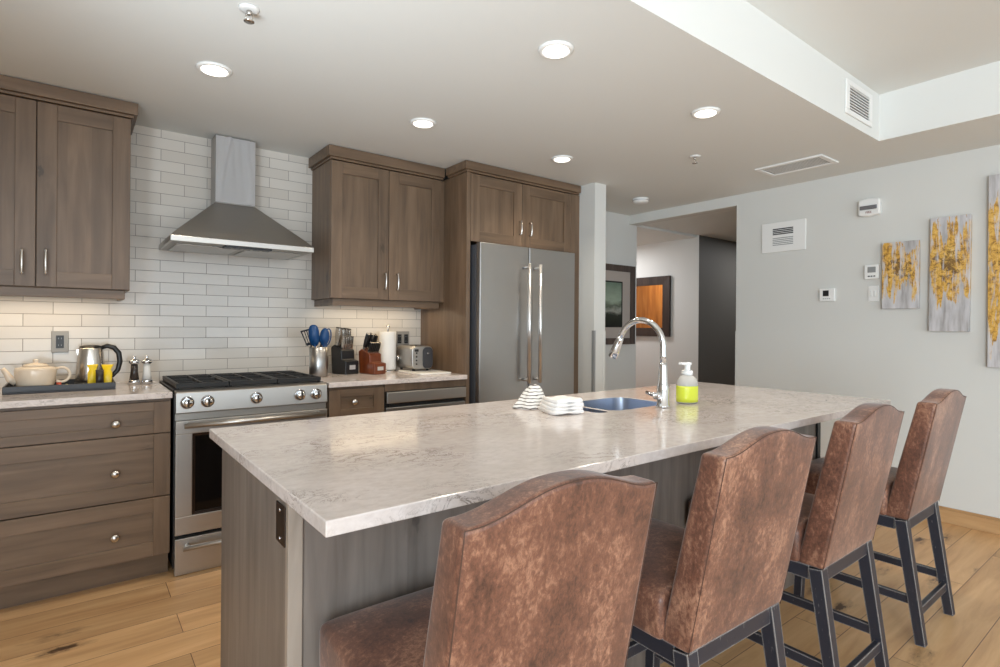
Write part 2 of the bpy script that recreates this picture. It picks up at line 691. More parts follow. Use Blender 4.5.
sb('floor', -1.8, 8.0, -4.6, 6.2, -0.1, 0.0, M['floor'], 'rustic oak plank floor with dark knots', 'floor')
sb('wall_back', -1.8, 3.235, TW, TW + 0.12, 0, CE + 0.3, M['tile'], 'white subway tile wall behind the range', 'wall')
sb('wall_left', -1.8, -1.68, -1.0, TW, 0, 2.75, M['wall'], 'grey wall beyond the base cabinets', 'wall')
sb('wall_stub', 3.235, 3.365, 2.985, 3.90, 0, CE, M['wall'], 'narrow grey wall end beside the fridge cabinet', 'wall')
sb('wall_hall', 3.365, 4.60, 3.66, 3.78, 0, CE, M['wall'], 'grey wall with the framed picture past the fridge', 'wall')
sb('wall_right', RW, 4.60, -4.5, 2.505, 0, 2.75, M['wall'], 'light grey wall with the gold paintings', 'wall')
sb('trim_1', RW, 4.60, 2.505, 3.66, 2.296, CE, M['wall'], 'grey header over the hallway opening', 'header')
# hallway and its recess
sb('wall_recess_left', 4.48, 4.60, 3.78, 5.7, 0, 2.36, M['wall'], 'grey recess wall facing the mirror', 'wall')
sb('wall_recess_back', 4.60, 5.74, 5.6, 5.72, 0, 2.36, M['wall'], 'grey end wall of the hallway recess', 'wall')
bm = bm_new()
prism(bm, [(5.74, 3.67), (5.746, 3.67), (5.746, 3.80), (5.86, 3.80), (5.86, 5.72), (5.74, 5.72)], 'Z', 0, 2.36)
struct('wall_mirror', bm, M['wall'], 'pale grey hallway wall carrying the mirror', 'wall')
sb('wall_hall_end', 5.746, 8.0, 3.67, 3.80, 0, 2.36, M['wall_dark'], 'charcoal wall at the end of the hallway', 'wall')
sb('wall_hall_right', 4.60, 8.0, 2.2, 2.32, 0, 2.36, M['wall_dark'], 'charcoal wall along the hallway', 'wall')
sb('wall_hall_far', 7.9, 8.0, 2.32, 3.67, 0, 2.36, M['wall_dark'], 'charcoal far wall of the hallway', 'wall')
sb('ceiling_hall', 4.60, 8.0, 2.2, 3.70, 2.325, 2.42, M['ceiling'], 'hallway ceiling', 'ceiling')
sb('ceiling_recess', 4.60, 5.86, 3.70, 5.72, 2.30, 2.42, M['ceiling'], 'lower ceiling of the hallway recess', 'ceiling')
# kitchen ceiling with the raised tray over the living side
bm = bm_new()
box(bm, -1.8, 4.48, 1.247, 3.78, CE, CE + 0.4)
box(bm, 3.365, 4.48, 3.66, 3.78, CE, CE + 0.4)
box(bm, 3.842, 4.48, -4.5, 1.247, CE, CE + 0.4)
struct('ceiling', bm, M['ceiling'], 'white kitchen ceiling with a boxed soffit edge', 'ceiling')
sb('ceiling_tray', -1.8, 3.842, -4.5, 1.247, 2.665, 2.79, M['ceiling'], 'raised white ceiling above the living side', 'ceiling')
# living side behind the camera: wall with tall glazing openings
bm = bm_new()
box(bm, -1.8, -1.0, -4.5, -4.38, 0, 2.7)
box(bm, 3.4, 4.48, -4.5, -4.38, 0, 2.7)
box(bm, -1.0, 3.4, -4.5, -4.38, 2.45, 2.7)
box(bm, -1.0, 3.4, -4.5, -4.38, 0, 0.25)
struct('wall_rear', bm, M['wall'], 'grey wall around the living room glazing', 'wall')
bm = bm_new()
for x in (-1.0, 0.42, 1.9, 3.34):
    box(bm, x, x + 0.06, -4.46, -4.40, 0.25, 2.45)
box(bm, -0.94, 3.34, -4.46, -4.40, 0.25, 0.31)
box(bm, -0.94, 3.34, -4.46, -4.40, 2.39, 2.45)
struct('window_1', bm, M['black'], 'dark framed living room glazing', 'window')
bm = bm_new()
box(bm, -1.8, -1.68, -1.9 + 0.9, -0.99, 0, 2.7)
box(bm, -1.8, -1.68, -4.5, -3.45, 0, 2.7)
box(bm, -1.8, -1.68, -3.45, -1.0, 0, 0.55)
box(bm, -1.8, -1.68, -3.45, -1.0, 2.35, 2.7)
struct('wall_side', bm, M['wall'], 'grey wall around the assumed side opening', 'wall')
# oak baseboard
bm = bm_new()
box(bm, RW - 0.014, RW, -4.4, 2.505, 0, 0.085)
box(bm, RW - 0.009, RW, -4.4, 2.505, 0.085, 0.1)
struct('baseboard_right', bm, M['base_oak'], 'oak baseboard below the gold paintings', 'baseboard', 0.002)
bm = bm_new()
box(bm, 3.366, 4.60, 3.646, 3.66, 0, 0.1)
struct('baseboard_hall', bm, M['base_oak'], 'oak baseboard below the framed picture', 'baseboard', 0.002)
bm = bm_new()
box(bm, 5.726, 5.74, 3.80, 5.6, 0, 0.1)
struct('baseboard_mirror', bm, M['base_oak'], 'oak baseboard below the mirror', 'baseboard', 0.002)
# corner guards, four feet high
bm = bm_new()
prism(bm, [(3.232, 2.982), (3.252, 2.982), (3.252, 2.985), (3.235, 2.985), (3.235, 3.005), (3.232, 3.005)], 'Z', 0.02, 1.22)
struct('trim_2', bm, M['grey_plastic'], 'grey corner guard on the wall end by the fridge', 'corner guard')
bm = bm_new()
prism(bm, [(3.35, 2.982), (3.368, 2.982), (3.368, 3.0), (3.365, 3.0), (3.365, 2.985), (3.35, 2.985)], 'Z', 0.02, 1.22)
struct('trim_3', bm, M['wall'], 'corner guard on the hall side of the wall end', 'corner guard')
bm = bm_new()
prism(bm, [(RW - 0.003, 2.485), (RW, 2.485), (RW, 2.505), (RW + 0.02, 2.505), (RW + 0.02, 2.508), (RW - 0.003, 2.508)], 'Z', 0.1, 1.22)
struct('trim_4', bm, M['wall'], 'corner guard at the hallway opening', 'corner guard')
# oak door in the recess, seen in the mirror
bm = bm_new()
box(bm, 4.60, 4.64, 4.55, 5.45, 0.005, 2.04)
dr = struct('door_1', bm, M['oak_door'], 'golden oak door in the hallway recess', 'door', 0.004)
bm = bm_new()
tube(bm, [(4.64, 4.64, 1.0), (4.69, 4.64, 1.0), (4.69, 4.74, 1.0)], 0.009)
obj('door_handle', bm, M['nickel'], dr)


# ------------------------------------------------------------------ ceiling fixtures
def downlight(x, y, label):
    t = thing('downlight', label, 'ceiling light', (x, y, CE), 'recessed downlights')
    bm = bm_new()
    prof = [(0.052, -0.002), (0.053, -0.009), (0.062, -0.011), (0.07, -0.008), (0.074, -0.0005)]
    lathe(bm, prof, (x, y, CE), 36)
    obj('trim_ring', bm, M['white'], t)
    bm = bm_new()
    lathe(bm, [(0.051, -0.0085), (0.051, -0.0125)], (x, y, CE), 36)
    obj('lens', bm, M['lamp'], t)
    area = bpy.data.lights.new('downlight_lamp', 'SPOT')
    area.energy = DOWN_W
    area.color = (1.0, 0.88, 0.72)
    area.spot_size = math.radians(130)
    area.spot_blend = 0.8
    area.shadow_soft_size = 0.05
    o = bpy.data.objects.new('downlight_lamp', area)
    COL.objects.link(o)
    o.parent = t
    o.location = (0, 0, -0.03)
    return t


DOWN_W = 23
tm = NT('lit lamp lens')
tm.set(Base_Color=rgb(255, 250, 240))
tm.b.inputs['Emission Color'].default_value = (1.0, 0.95, 0.86, 1)
tm.b.inputs['Emission Strength'].default_value = 2.2
M['lamp'] = tm.m
for x, y, lb in ((0.487, 2.727, 'lit recessed ceiling light above the drawers left of the range hood'),
                 (1.538, 2.712, 'lit recessed ceiling light in front of the wall cabinet beside the hood'),
                 (2.600, 2.700, 'lit recessed ceiling light in front of the fridge cabinet'),
                 (1.555, 1.655, 'largest lit recessed ceiling light, over the middle of the island'),
                 (2.625, 1.645, 'lit recessed ceiling light over the island near the ceiling sprinkler and soffit')):
    downlight(x, y, lb)


def sprinkler(x, y, label):
    t = thing('sprinkler_head', label, 'sprinkler', (x, y, CE), 'ceiling sprinklers')
    bm = bm_new()
    lathe(bm, [(0.036, -0.0005), (0.034, -0.006), (0.02, -0.009), (0.012, -0.009)], (x, y, CE), 24)
    obj('escutcheon', bm, M['white_dull'], t)
    bm = bm_new()
    lathe(bm, [(0.009, -0.009), (0.009, -0.02), (0.006, -0.024)], (x, y, CE), 14)
    for s in (-1, 1):
        tube(bm, [(x + s * 0.008, y, CE - 0.02), (x + s * 0.013, y, CE - 0.032), (x + s * 0.004, y, CE - 0.045)], 0.0025, 8)
    obj('frame', bm, M['nickel'], t)
    bm = bm_new()
    lathe(bm, [(0.018, -0.045), (0.018, -0.0475), (0.004, -0.049)], (x, y, CE), 18)
    obj('deflector', bm, M['nickel'], t)


sprinkler(0.491, 2.129, 'ceiling sprinkler head above the range end of the island')
sprinkler(3.25, 2.112, 'ceiling sprinkler head near the square ceiling vent')
t = thing('smoke_detector', 'round white smoke detector on the ceiling by the hallway opening', 'smoke detector', (3.96, 3.11, CE))
bm = bm_new()
lathe(bm, [(0.07, -0.0005), (0.07, -0.012), (0.066, -0.03), (0.05, -0.04), (0.0, -0.042)], (3.96, 3.11, CE), 32)
obj('body', bm, M['white'], t)
bm = bm_new()
lathe(bm, [(0.071, -0.016), (0.071, -0.02)], (3.96, 3.11, CE), 32)
obj('sensing_slot', bm, M['grey_plastic'], t)

# square return vent in the ceiling
t = thing('ceiling_vent', 'square white framed return vent in the grey ceiling', 'vent', (3.965, 1.79, CE))
x0, x1, y0, y1 = 3.835, 4.10, 1.565, 2.015
bm = bm_new()
for a in ((x0, x1, y0, y0 + 0.03), (x0, x1, y1 - 0.03, y1), (x0, x0 + 0.03, y0 + 0.03, y1 - 0.03), (x1 - 0.03, x1, y0 + 0.03, y1 - 0.03)):
    box(bm, a[0], a[1], a[2], a[3], CE - 0.012, CE - 0.0005)
obj('frame', bm, M['white'], t, 0.003)
bm = bm_new()
box(bm, x0 + 0.03, x1 - 0.03, y0 + 0.03, y1 - 0.03, CE - 0.004, CE - 0.001)
obj('backing', bm, M['grey_plastic'], t)
bm = bm_new()
k = y0 + 0.036
while k < y1 - 0.036:
    bar(bm, (x0 + 0.03, k, CE - 0.007), (x1 - 0.03, k, CE - 0.007), 0.007, 0.002)
    k += 0.014
obj('louvre', bm, M['white_dull'], t)

# supply register on the soffit face
t = thing('soffit_register', 'white louvred supply register on the soffit face near its corner', 'vent', (3.52, 1.245, 2.53))
x0, x1, z0, z1 = 3.335, 3.705, 2.433, 2.622
bm = bm_new()
for a in ((x0, x1, z0, z0 + 0.028), (x0, x1, z1 - 0.028, z1), (x0, x0 + 0.045, z0 + 0.028, z1 - 0.028), (x1 - 0.045, x1, z0 + 0.028, z1 - 0.028)):
    box(bm, a[0], a[1], 1.236, 1.246, a[2], a[3])
obj('frame', bm, M['white'], t, 0.003)
bm = bm_new()
box(bm, x0 + 0.045, x1 - 0.045, 1.242, 1.246, z0 + 0.028, z1 - 0.028)
obj('backing', bm, M['iron'], t)
bm = bm_new()
for i in range(8):
    z = z0 + 0.038 + i * 0.0163
    bar(bm, (x0 + 0.045, 1.239, z), (x1 - 0.045, 1.239, z), 0.006, 0.005)
obj('louvre', bm, M['white'], t)


# ------------------------------------------------------------------ wall fittings on the right wall
def wall_plate(name, label, cat, y0, y1, z0, z1, d=0.012, m='white', rotz=0):
    t = thing(name, label, cat, (RW, (y0 + y1) / 2, z0))
    bm = bm_new()
    box(bm, RW - d, RW - 0.0005, y0, y1, z0, z1)
    obj('body', bm, M[m], t, 0.003)
    return t


t = wall_plate('wall_grille', 'white square wall grille with dark slots on the grey wall', 'vent', 1.937, 2.28, 1.862, 2.10)
for zz, n, m in ((2.0, 4, 'black'), (1.915, 5, 'grey_plastic')):
    bm = bm_new()
    for i in range(n):
        box(bm, RW - 0.0135, RW - 0.0122, 2.03, 2.19, zz + i * 0.0135, zz + i * 0.0135 + (0.0085 if m == 'black' else 0.006))
    obj('upper_slots' if m == 'black' else 'lower_slots', bm, M[m], t)
t = wall_plate('thermostat', 'white thermostat with a small dark screen alone on the grey wall', 'thermostat', 1.727, 1.83, 1.455, 1.55, 0.022)
bm = bm_new()
box(bm, RW - 0.024, RW - 0.0222, 1.765, 1.805, 1.492, 1.535)
obj('screen', bm, M['black'], t)
for i in range(4):
    bm = bm_new()
    box(bm, RW - 0.0236, RW - 0.0222, 1.755 + i * 0.014, 1.763 + i * 0.014, 1.47, 1.476)
    obj('button', bm, M['grey_plastic'], t)
t = wall_plate('thermostat', 'white thermostat with a grey screen beside the smallest gold painting', 'thermostat', 1.442, 1.531, 1.604, 1.703, 0.024)
bm = bm_new()
box(bm, RW - 0.026, RW - 0.0242, 1.46, 1.51, 1.648, 1.688)
obj('screen', bm, M['grey_plastic'], t)
for i in range(3):
    bm = bm_new()
    box(bm, RW - 0.0256, RW - 0.0242, 1.462 + i * 0.017, 1.474 + i * 0.017, 1.618, 1.626)
    obj('button', bm, M['black'], t)
t = wall_plate('light_switch', 'white double light switch plate below the thermostat by the paintings', 'light switch', 1.446, 1.512, 1.445, 1.556, 0.006)
for y in (1.464, 1.486):
    bm = bm_new()
    box(bm, RW - 0.011, RW - 0.0062, y, y + 0.013, 1.48, 1.522)
    obj('rocker', bm, M['white_dull'], t, 0.002)
# fire alarm strobe
t = thing('fire_alarm', 'white wall fire alarm strobe with a rounded face near the ceiling', 'fire alarm', (RW, 1.5, 2.045))
bm = bm_new()
prism(bm, [(1.432, 2.055), (1.5, 2.045), (1.568, 2.055), (1.568, 2.165), (1.5, 2.175), (1.432, 2.165)], 'X', RW - 0.045, RW - 0.0005)
obj('body', bm, M['white'], t, 0.012, 3)
bm = bm_new()
prism(bm, [(1.447, 2.092), (1.553, 2.092), (1.553, 2.12), (1.447, 2.12)], 'X', RW - 0.058, RW - 0.046)
obj('strobe_lens', bm, plain('clear strobe lens', rgb(120, 120, 124), 0.1, 0.3), t, 0.005)


def letters(text, size, m, parent, origin, rot):
    cu = bpy.data.curves.new('lettering', 'FONT')
    cu.body = text
    cu.size = size
    cu.extrude = 0.0006
    cu.align_x = 'CENTER'
    o = bpy.data.objects.new('lettering', cu)
    COL.objects.link(o)
    o.rotation_euler = rot
    dg = bpy.context.evaluated_depsgraph_get()
    me = bpy.data.meshes.new_from_object(o.evaluated_get(dg))
    bpy.data.objects.remove(o)
    r = bpy.data.objects.new('lettering', me)
    me.materials.clear()
    me.materials.append(m)
    COL.objects.link(r)
    r.parent = parent
    r.rotation_euler = rot
    r.location = Vector(origin) - parent.location
    return r


letters('FIRE', 0.021, plain('red lettering', rgb(120, 60, 56), 0.6), t, (RW - 0.0462, 1.5, 2.066), (PI / 2, 0, -PI / 2))


# ------------------------------------------------------------------ pictures
def canvas(label, y0, y1, z0, z1, seed, zc, half, tilt=0.0):
    t = thing('painting', label, 'painting', (RW, (y0 + y1) / 2, z0), 'gold leaf paintings')
    bm = bm_new()
    box(bm, RW - 0.036, RW - 0.002, y0, y1, z0, z1)
    ca = obj('canvas', bm, art_mat('gold leaf canvas', seed, zc - z0, half), t, 0.002)
    t.rotation_euler = (tilt, 0, 0)
    return t


canvas('smallest gold and silver abstract painting, beside the thermostat and switch', 1.207, 1.418, 1.389, 1.845, 3.1, 1.665, 0.15)
canvas('middle-sized gold and silver abstract painting on the grey wall', 0.945, 1.152, 1.238, 1.977, 7.7, 1.68, 0.22, 0.008)
canvas('tallest gold and grey-blue abstract painting at the edge of the view', 0.60, 0.856, 1.020, 2.198, 12.3, 1.66, 0.38)


def frame4(bm, a0, a1, z0, z1, w, P):
    """mitred frame on a plane; P maps (a, z, depth) to a point"""
    o = [(a0, z0), (a1, z0), (a1, z1), (a0, z1)]
    i = [(a0 + w, z0 + w), (a1 - w, z0 + w), (a1 - w, z1 - w), (a0 + w, z1 - w)]
    vo = [bm.verts.new(P(a, z, 0)) for a, z in o]
    vm = [bm.verts.new(P(a, z, 1)) for a, z in o]
    vi = [bm.verts.new(P(a, z, 0.75)) for a, z in i]
    vb = [bm.verts.new(P(a, z, 0)) for a, z in i]
    for k in range(4):
        j = (k + 1) % 4
        for A, B in ((vo, vm), (vm, vi), (vi, vb), (vb, vo)):
            bm.faces.new((A[k], A[j], B[j], B[k]))


# landscape print in a dark frame past the fridge
Y = 3.66
t = thing('framed_picture', 'dark framed landscape print with a wide grey mat past the fridge', 'picture', (4.33, Y, 1.076))
pm = wood('dark brown frame wood', rgb(52, 42, 38), rgb(78, 66, 60), rgb(98, 86, 78), 'Z', 0.2, 0.5, False)
bm = bm_new()
frame4(bm, 3.915, 4.548, 1.076, 1.868, 0.062, lambda a, z, d: (a, Y - 0.002 - 0.028 * d, z))
obj('frame', bm, pm, t)
bm = bm_new()
box(bm, 3.975, 4.487, Y - 0.012, Y - 0.003, 1.137, 1.807)
obj('mat_board', bm, plain('taupe mat board', rgb(168, 158, 150), 0.8), t)


def landscape():
    q = NT('misty landscape print').set(Roughness=0.3)
    tc = q.n('ShaderNodeTexCoord')
    sep = q.n('ShaderNodeSeparateXYZ')
    q.l(tc.outputs['Object'], sep.inputs[0])
    z = q.math('ADD', sep.outputs['Z'], q.math('MULTIPLY', q.math('SUBTRACT', q.noise(q.coords(False, (3, 1, 6)), 3, 5), 0.5), 0.16))
    c = q.ramp(q.math('DIVIDE', q.math('SUBTRACT', z, 0.18), 0.44), [(0.0, rgb(34, 36, 32)), (0.25, rgb(48, 52, 44)), (0.36, rgb(150, 152, 142)), (0.46, rgb(88, 96, 82)), (0.6, rgb(150, 164, 146)), (1.0, rgb(104, 122, 106))])
    q.color(c)
    return q.m


bm = bm_new()
box(bm, 4.10, 4.352, Y - 0.014, Y - 0.0125, 1.258, 1.692)
obj('print', bm, landscape(), t)
bm = bm_new()
frame4(bm, 4.088, 4.364, 1.246, 1.704, 0.013, lambda a, z, d: (a, Y - 0.0125 - 0.004 * d, z))
obj('inner_fillet', bm, M['iron'], t)

# mirror
X = 5.74
t = thing('wall_mirror', 'dark wood framed mirror on the hallway wall reflecting an oak door', 'mirror', (X, 4.42, 1.136))
bm = bm_new()
frame4(bm, 4.042, 4.80, 1.136, 1.878, 0.105, lambda a, z, d: (X - 0.002 - 0.035 * d, a, z))
obj('frame', bm, wood('espresso frame wood', rgb(34, 26, 22), rgb(52, 40, 34), rgb(66, 54, 46), 'Z', 0.2, 0.5, False), t)
bm = bm_new()
box(bm, X - 0.018, X - 0.004, 4.146, 4.696, 1.24, 1.774)
obj('mirror_glass', bm, plain('silvered glass', rgb(235, 235, 232), 0.01, 1.0), t)
area_light('recess_lamp', (5.1, 4.75, 2.27), (0, 0, 0), 0.3, 0.3, 14, (0.95, 0.97, 1.0))
area_light('hallway_fill', (6.6, 3.0, 2.31), (0, 0, 0), 0.4, 0.4, 12, (0.95, 0.97, 1.0))  # added fill to lift the dark hallway, no fitting behind it


# ------------------------------------------------------------------ cabinets
def shaker(bm, x0, x1, z0, z1, y, w=0.07, d=0.02, rec=0.009, drawer=False):
    """framed door or drawer front facing -Y; its face lies on y.  materials: 0 upright, 1 level"""
    ww = w if not drawer else 0.07
    wz = w if not drawer else min(0.07, (z1 - z0) * 0.28)
    box(bm, x0, x0 + ww, y, y + d, z0, z1, 0)
    box(bm, x1 - ww, x1, y, y + d, z0, z1, 0)
    box(bm, x0 + ww, x1 - ww, y, y + d, z0, z0 + wz, 1)
    box(bm, x0 + ww, x1 - ww, y, y + d, z1 - wz, z1, 1)
    box(bm, x0 + ww - 0.002, x1 - ww + 0.002, y + rec, y + d - 0.001, z0 + wz - 0.002, z1 - wz + 0.002, 1 if drawer else 0)


def pull(parent, x, y, z0, z1):
    bm = bm_new()
    zm = (z0 + z1) / 2
    pts = []
    for i in range(13):
        u = i / 12
        pts.append((x, y - 0.026 - 0.006 * math.sin(PI * u), z0 + (z1 - z0) * u))
    rad = [0.0042 + 0.0022 * math.sin(PI * i / 12) for i in range(13)]
    tube(bm, pts, 0.005, 10, True, 0, rad)
    for z in (z0 + 0.008, z1 - 0.008):
        tube(bm, [(x, y - 0.0005, z), (x, y - 0.027, z)], 0.0055, 10)
    return obj('handle', bm, M['nickel'], parent)


def knob(parent, x, y, z):
    bm = bm_new()
    lathe(bm, [(0.009, 0.0), (0.007, -0.008), (0.008, -0.014), (0.0175, -0.02), (0.0185, -0.026), (0.015, -0.031), (0.0, -0.033)], (x, y - 0.0005, z), 22, axis='Y')
    return obj('knob', bm, M['nickel'], parent)


WM = [M['cab_v'], M['cab_h']]


def crown(root, x0, x1, yf, yb, z0, z1, left=True, right=True, lyb=None, ryb=None):
    """stepped crown moulding round the front and the exposed ends"""
    bm = bm_new()
    for zz0, zz1, e in ((z0, z0 + 0.014, 0.01), (z0 + 0.014, z1, 0.027)):
        box(bm, x0 - (e if left else 0), x1 + (e if right else 0), yf - e, yf + 0.012, zz0, zz1)
        if left:
            box(bm, x0 - e, x0 + 0.012, yf + 0.012, (lyb or yb), zz0, zz1)
        if right:
            box(bm, x1 - 0.012, x1 + e, yf + 0.012, (ryb or yb), zz0, zz1)
    return obj('crown_moulding', bm, M['cab_h'], root, 0.003)


def wall_cabinet(label, x0, x1, seam, yf, z0, z1, pulls, rail_inset=(0.0, 0.0), extend=0.0):
    t = thing('wall_cabinet', label, 'cabinet', ((x0 + x1) / 2, TW - 0.002, z0))
    bm = bm_new()
    box(bm, x0, x1 + extend, yf + 0.022, TW - 0.002, z0, z1)
    obj('body', bm, M['cab_y'], t, 0.002)
    for (a, b), (hx, h0, h1) in zip(((x0 + 0.002, seam - 0.002), (seam + 0.002, x1 - 0.002)), pulls):
        bm = bm_new()
        shaker(bm, a, b, z0 + 0.003, z1 - 0.004, yf, 0.075)
        d = obj('door', bm, WM, t, 0.0015)
        pull(d, hx, yf, h0, h1)
    bm = bm_new()
    box(bm, x0 + rail_inset[0], x1 - rail_inset[1], yf + 0.018, yf + 0.038, z0 - 0.045, z0 - 0.0005)
    box(bm, x0 + rail_inset[0], x0 + rail_inset[0] + 0.018, yf + 0.038, TW - 0.003, z0 - 0.045, z0 - 0.0005)
    box(bm, x1 - rail_inset[1] - 0.018, x1 - rail_inset[1], yf + 0.038, TW - 0.003, z0 - 0.045, z0 - 0.0005)
    obj('light_rail', bm, M['cab_h'], t, 0.002)
    return t


t = wall_cabinet('brown two-door wall cabinet over the kettle and teapot', -0.52, 0.226, -0.147, 3.42, 1.418, 2.305,
                 ((-0.196, 1.475, 1.595), (-0.11, 1.478, 1.60)), (0.02, 0.02))
crown(t, -0.52, 0.226, 3.42, TW - 0.003, 2.306, CE - 0.004)
t = wall_cabinet('brown two-door wall cabinet between the range hood and the fridge', 1.282, 2.092, 1.682, 3.42, 1.418, 2.30,
                 ((1.651, 1.485, 1.603), (1.742, 1.485, 1.605)), (0.02, 0.0), 0.0415)
crown(t, 1.282, 2.1065, 3.42, TW - 0.003, 2.301, CE - 0.004, True, False)
for x, w in ((-0.15, 0.6), (1.69, 0.68)):
    area_light('undercabinet_lamp', (x, 3.62, 1.41), (math.radians(-8), 0, 0), w, 0.05, 1.5, (1.0, 0.78, 0.5))

# fridge surround: tall gable, cabinet above, filler
t = thing('fridge_cabinet', 'tall brown cabinet surround with two doors above the fridge', 'cabinet', (2.69, TW - 0.002, 0))
bm = bm_new()
box(bm, 2.134, 2.166, 3.15, TW - 0.002, 0.0, 2.311)
obj('gable_panel', bm, M['cab_y'], t, 0.002)
bm = bm_new()
box(bm, 3.142, 3.234, 3.15, 3.19, 0.0, 2.311)
box(bm, 3.142, 3.234, 3.19, TW - 0.002, 0, 2.311)
obj('filler_panel', bm, M['cab_v'], t, 0.002)
bm = bm_new()
box(bm, 2.166, 3.142, 3.172, TW - 0.002, 1.845, 2.311)
obj('body', bm, M['cab_y'], t)
for a, b, hx in ((2.169, 2.628, 2.603), (2.632, 3.139, 2.70)):
    bm = bm_new()
    shaker(bm, a, b, 1.838, 2.307, 3.15, 0.075)
    d = obj('door', bm, WM, t, 0.0015)
    pull(d, hx, 3.15, 1.92, 2.03)
crown(t, 2.134, 3.222, 3.15, TW, 2.312, CE - 0.004, True, False, lyb=3.385)

# base cabinets left of the range
def counter(name, label, x0, x1, y0=3.125):
    bm = bm_new()
    box(bm, x0, x1, y0, TW - 0.001, 0.884, 0.914)
    o = obj(name, bm, M['quartz'], None, 0.003, loc=((x0 + x1) / 2, 3.45, 0.884))
    return tag(o, label, 'countertop')


def drawer_base(label, x0, x1, knobs_x):
    t = thing('drawer_cabinet', label, 'cabinet', ((x0 + x1) / 2, 3.45, 0))
    bm = bm_new()
    box(bm, x0, x1, 3.172, TW - 0.002, 0.115, 0.883)
    obj('body', bm, M['cab_y'], t)
    for z0, z1, zk in ((0.716, 0.868, 0.777), (0.407, 0.711, 0.545), (0.118, 0.402, 0.246)):
        bm = bm_new()
        shaker(bm, x0 + 0.002, x1 - 0.002, z0, z1, 3.15, 0.075, drawer=True)
        d = obj('drawer', bm, [M['cab_v'], M['cab_h']], t, 0.0015)
        for kx in knobs_x:
            knob(d, kx, 3.15, zk)
    bm = bm_new()
    box(bm, x0, x1, 3.222, 3.24, 0.0, 0.115)
    obj('toe_kick', bm, M['cab_h'], t)
    return t


drawer_base('brown three-drawer base cabinet left of the range', -0.55, 0.381, (0.155, -0.31))
counter('countertop', 'veined quartz countertop under the kettle tray', -1.0, 0.384)
counter('countertop', 'veined quartz countertop under the knife blocks and toaster', 1.167, 2.133)
t = thing('base_cabinet', 'brown base cabinet with one small drawer right of the range', 'cabinet', (1.35, 3.45, 0))
bm = bm_new()
box(bm, 1.172, 1.53, 3.172, TW - 0.002, 0.115, 0.883)
box(bm, 1.53, 2.133, 3.152, TW - 0.002, 0.836, 0.883)
obj('body', bm, M['cab_y'], t)
bm = bm_new()
shaker(bm, 1.176, 1.526, 0.702, 0.868, 3.15, 0.06, drawer=True)
d = obj('drawer', bm, [M['cab_v'], M['cab_h']], t, 0.0015)
knob(d, 1.325, 3.15, 0.79)
bm = bm_new()
shaker(bm, 1.176, 1.526, 0.118, 0.698, 3.15, 0.07)
d = obj('door', bm, WM, t, 0.0015)
knob(d, 1.225, 3.15, 0.62)
bm = bm_new()
box(bm, 1.172, 1.53, 3.222, 3.24, 0.0, 0.115)
obj('toe_kick', bm, M['cab_h'], t)

t = thing('dishwasher', 'stainless under-counter dishwasher beside the fridge', 'dishwasher', (1.83, 3.45, 0))
bm = bm_new()
box(bm, 1.534, 2.13, 3.165, 3.74, 0.10, 0.833)
obj('body', bm, M['iron'], t)
bm = bm_new()
box(bm, 1.536, 2.128, 3.13, 3.164, 0.762, 0.832)
obj('control_panel', bm, M['steel'], t, 0.004)
bm = bm_new()
box(bm, 1.536, 2.128, 3.14, 3.164, 0.12, 0.735)
dd = obj('door', bm, M['steel_v'], t, 0.004)
bm = bm_new()
box(bm, 1.56, 2.104, 3.15, 3.164, 0.737, 0.760)
obj('grip_recess', bm, M['dark_gap'], dd)
bm = bm_new()
box(bm, 1.536, 2.128, 3.21, 3.23, 0.0, 0.10)
obj('toe_kick', bm, M['iron'], t)

# ------------------------------------------------------------------ range
t = thing('gas_range', 'stainless gas range with five front knobs and black grates', 'stove', (0.777, 3.45, 0))
x0, x1 = 0.398, 1.157
bm = bm_new()
box(bm, x0 - 0.004, x1, 3.16, 3.755, 0.03, 0.895)
for x in (0.43, 1.12):
    for y in (3.2, 3.7):
        lathe(bm, [(0.018, 0.0), (0.018, 0.03)], (x, y, 0), 12)
obj('body', bm, M['black'], t)
bm = bm_new()
prism(bm, [(3.13, 0.802), (3.122, 0.806), (3.13, 0.905), (3.142, 0.912), (3.19, 0.914), (3.19, 0.802)], 'X', x0, x1)
cp = obj('control_panel', bm, M['steel'], t, 0.002)
for x in (0.447, 0.538, 0.771, 1.0, 1.091):
    bm = bm_new()
    lathe(bm, [(0.031, -0.0005), (0.031, -0.008), (0.028, -0.011)], (x, 3.124, 0.857), 26, axis='Y')
    kb = obj('knob', bm, M['chrome'], cp)
    bm = bm_new()
    lathe(bm, [(0.0215, -0.0112), (0.0205, -0.032), (0.018, -0.036), (0.0, -0.037)], (x, 3.124, 0.857), 24, axis='Y')
    box(bm, x - 0.005, x + 0.005, 3.124 - 0.045, 3.124 - 0.0365, 0.857 - 0.02, 0.857 + 0.02)
    obj('knob_grip', bm, M['chrome'], kb)
    bm = bm_new()
    box(bm, x - 0.0025, x + 0.0025, 3.124 - 0.0465, 3.124 - 0.0455, 0.857, 0.857 + 0.018)
    obj('pointer', bm, M['black'], kb)
bm = bm_new()
box(bm, x0, x1, 3.145, 3.159, 0.768, 0.801)
obj('vent_strip', bm, M['steel_dark'], t)
bm = bm_new()
for (a, b, c, d) in ((x0, x1, 0.70, 0.766), (x0, x1, 0.20, 0.29), (x0, 0.472, 0.29, 0.70), (1.083, x1, 0.29, 0.70)):
    box(bm, a, b, 3.125, 3.159, c, d)
od = obj('oven_door', bm, M['steel'], t, 0.003)
bm = bm_new()
frame4(bm, 0.4725, 1.0825, 0.2905, 0.6995, 0.014, lambda a, z, d: (a, 3.142 - 0.012 * d, z))
obj('window_frame', bm, M['bronze'], od)
bm = bm_new()
box(bm, 0.486, 1.069, 3.140, 3.146, 0.304, 0.686)
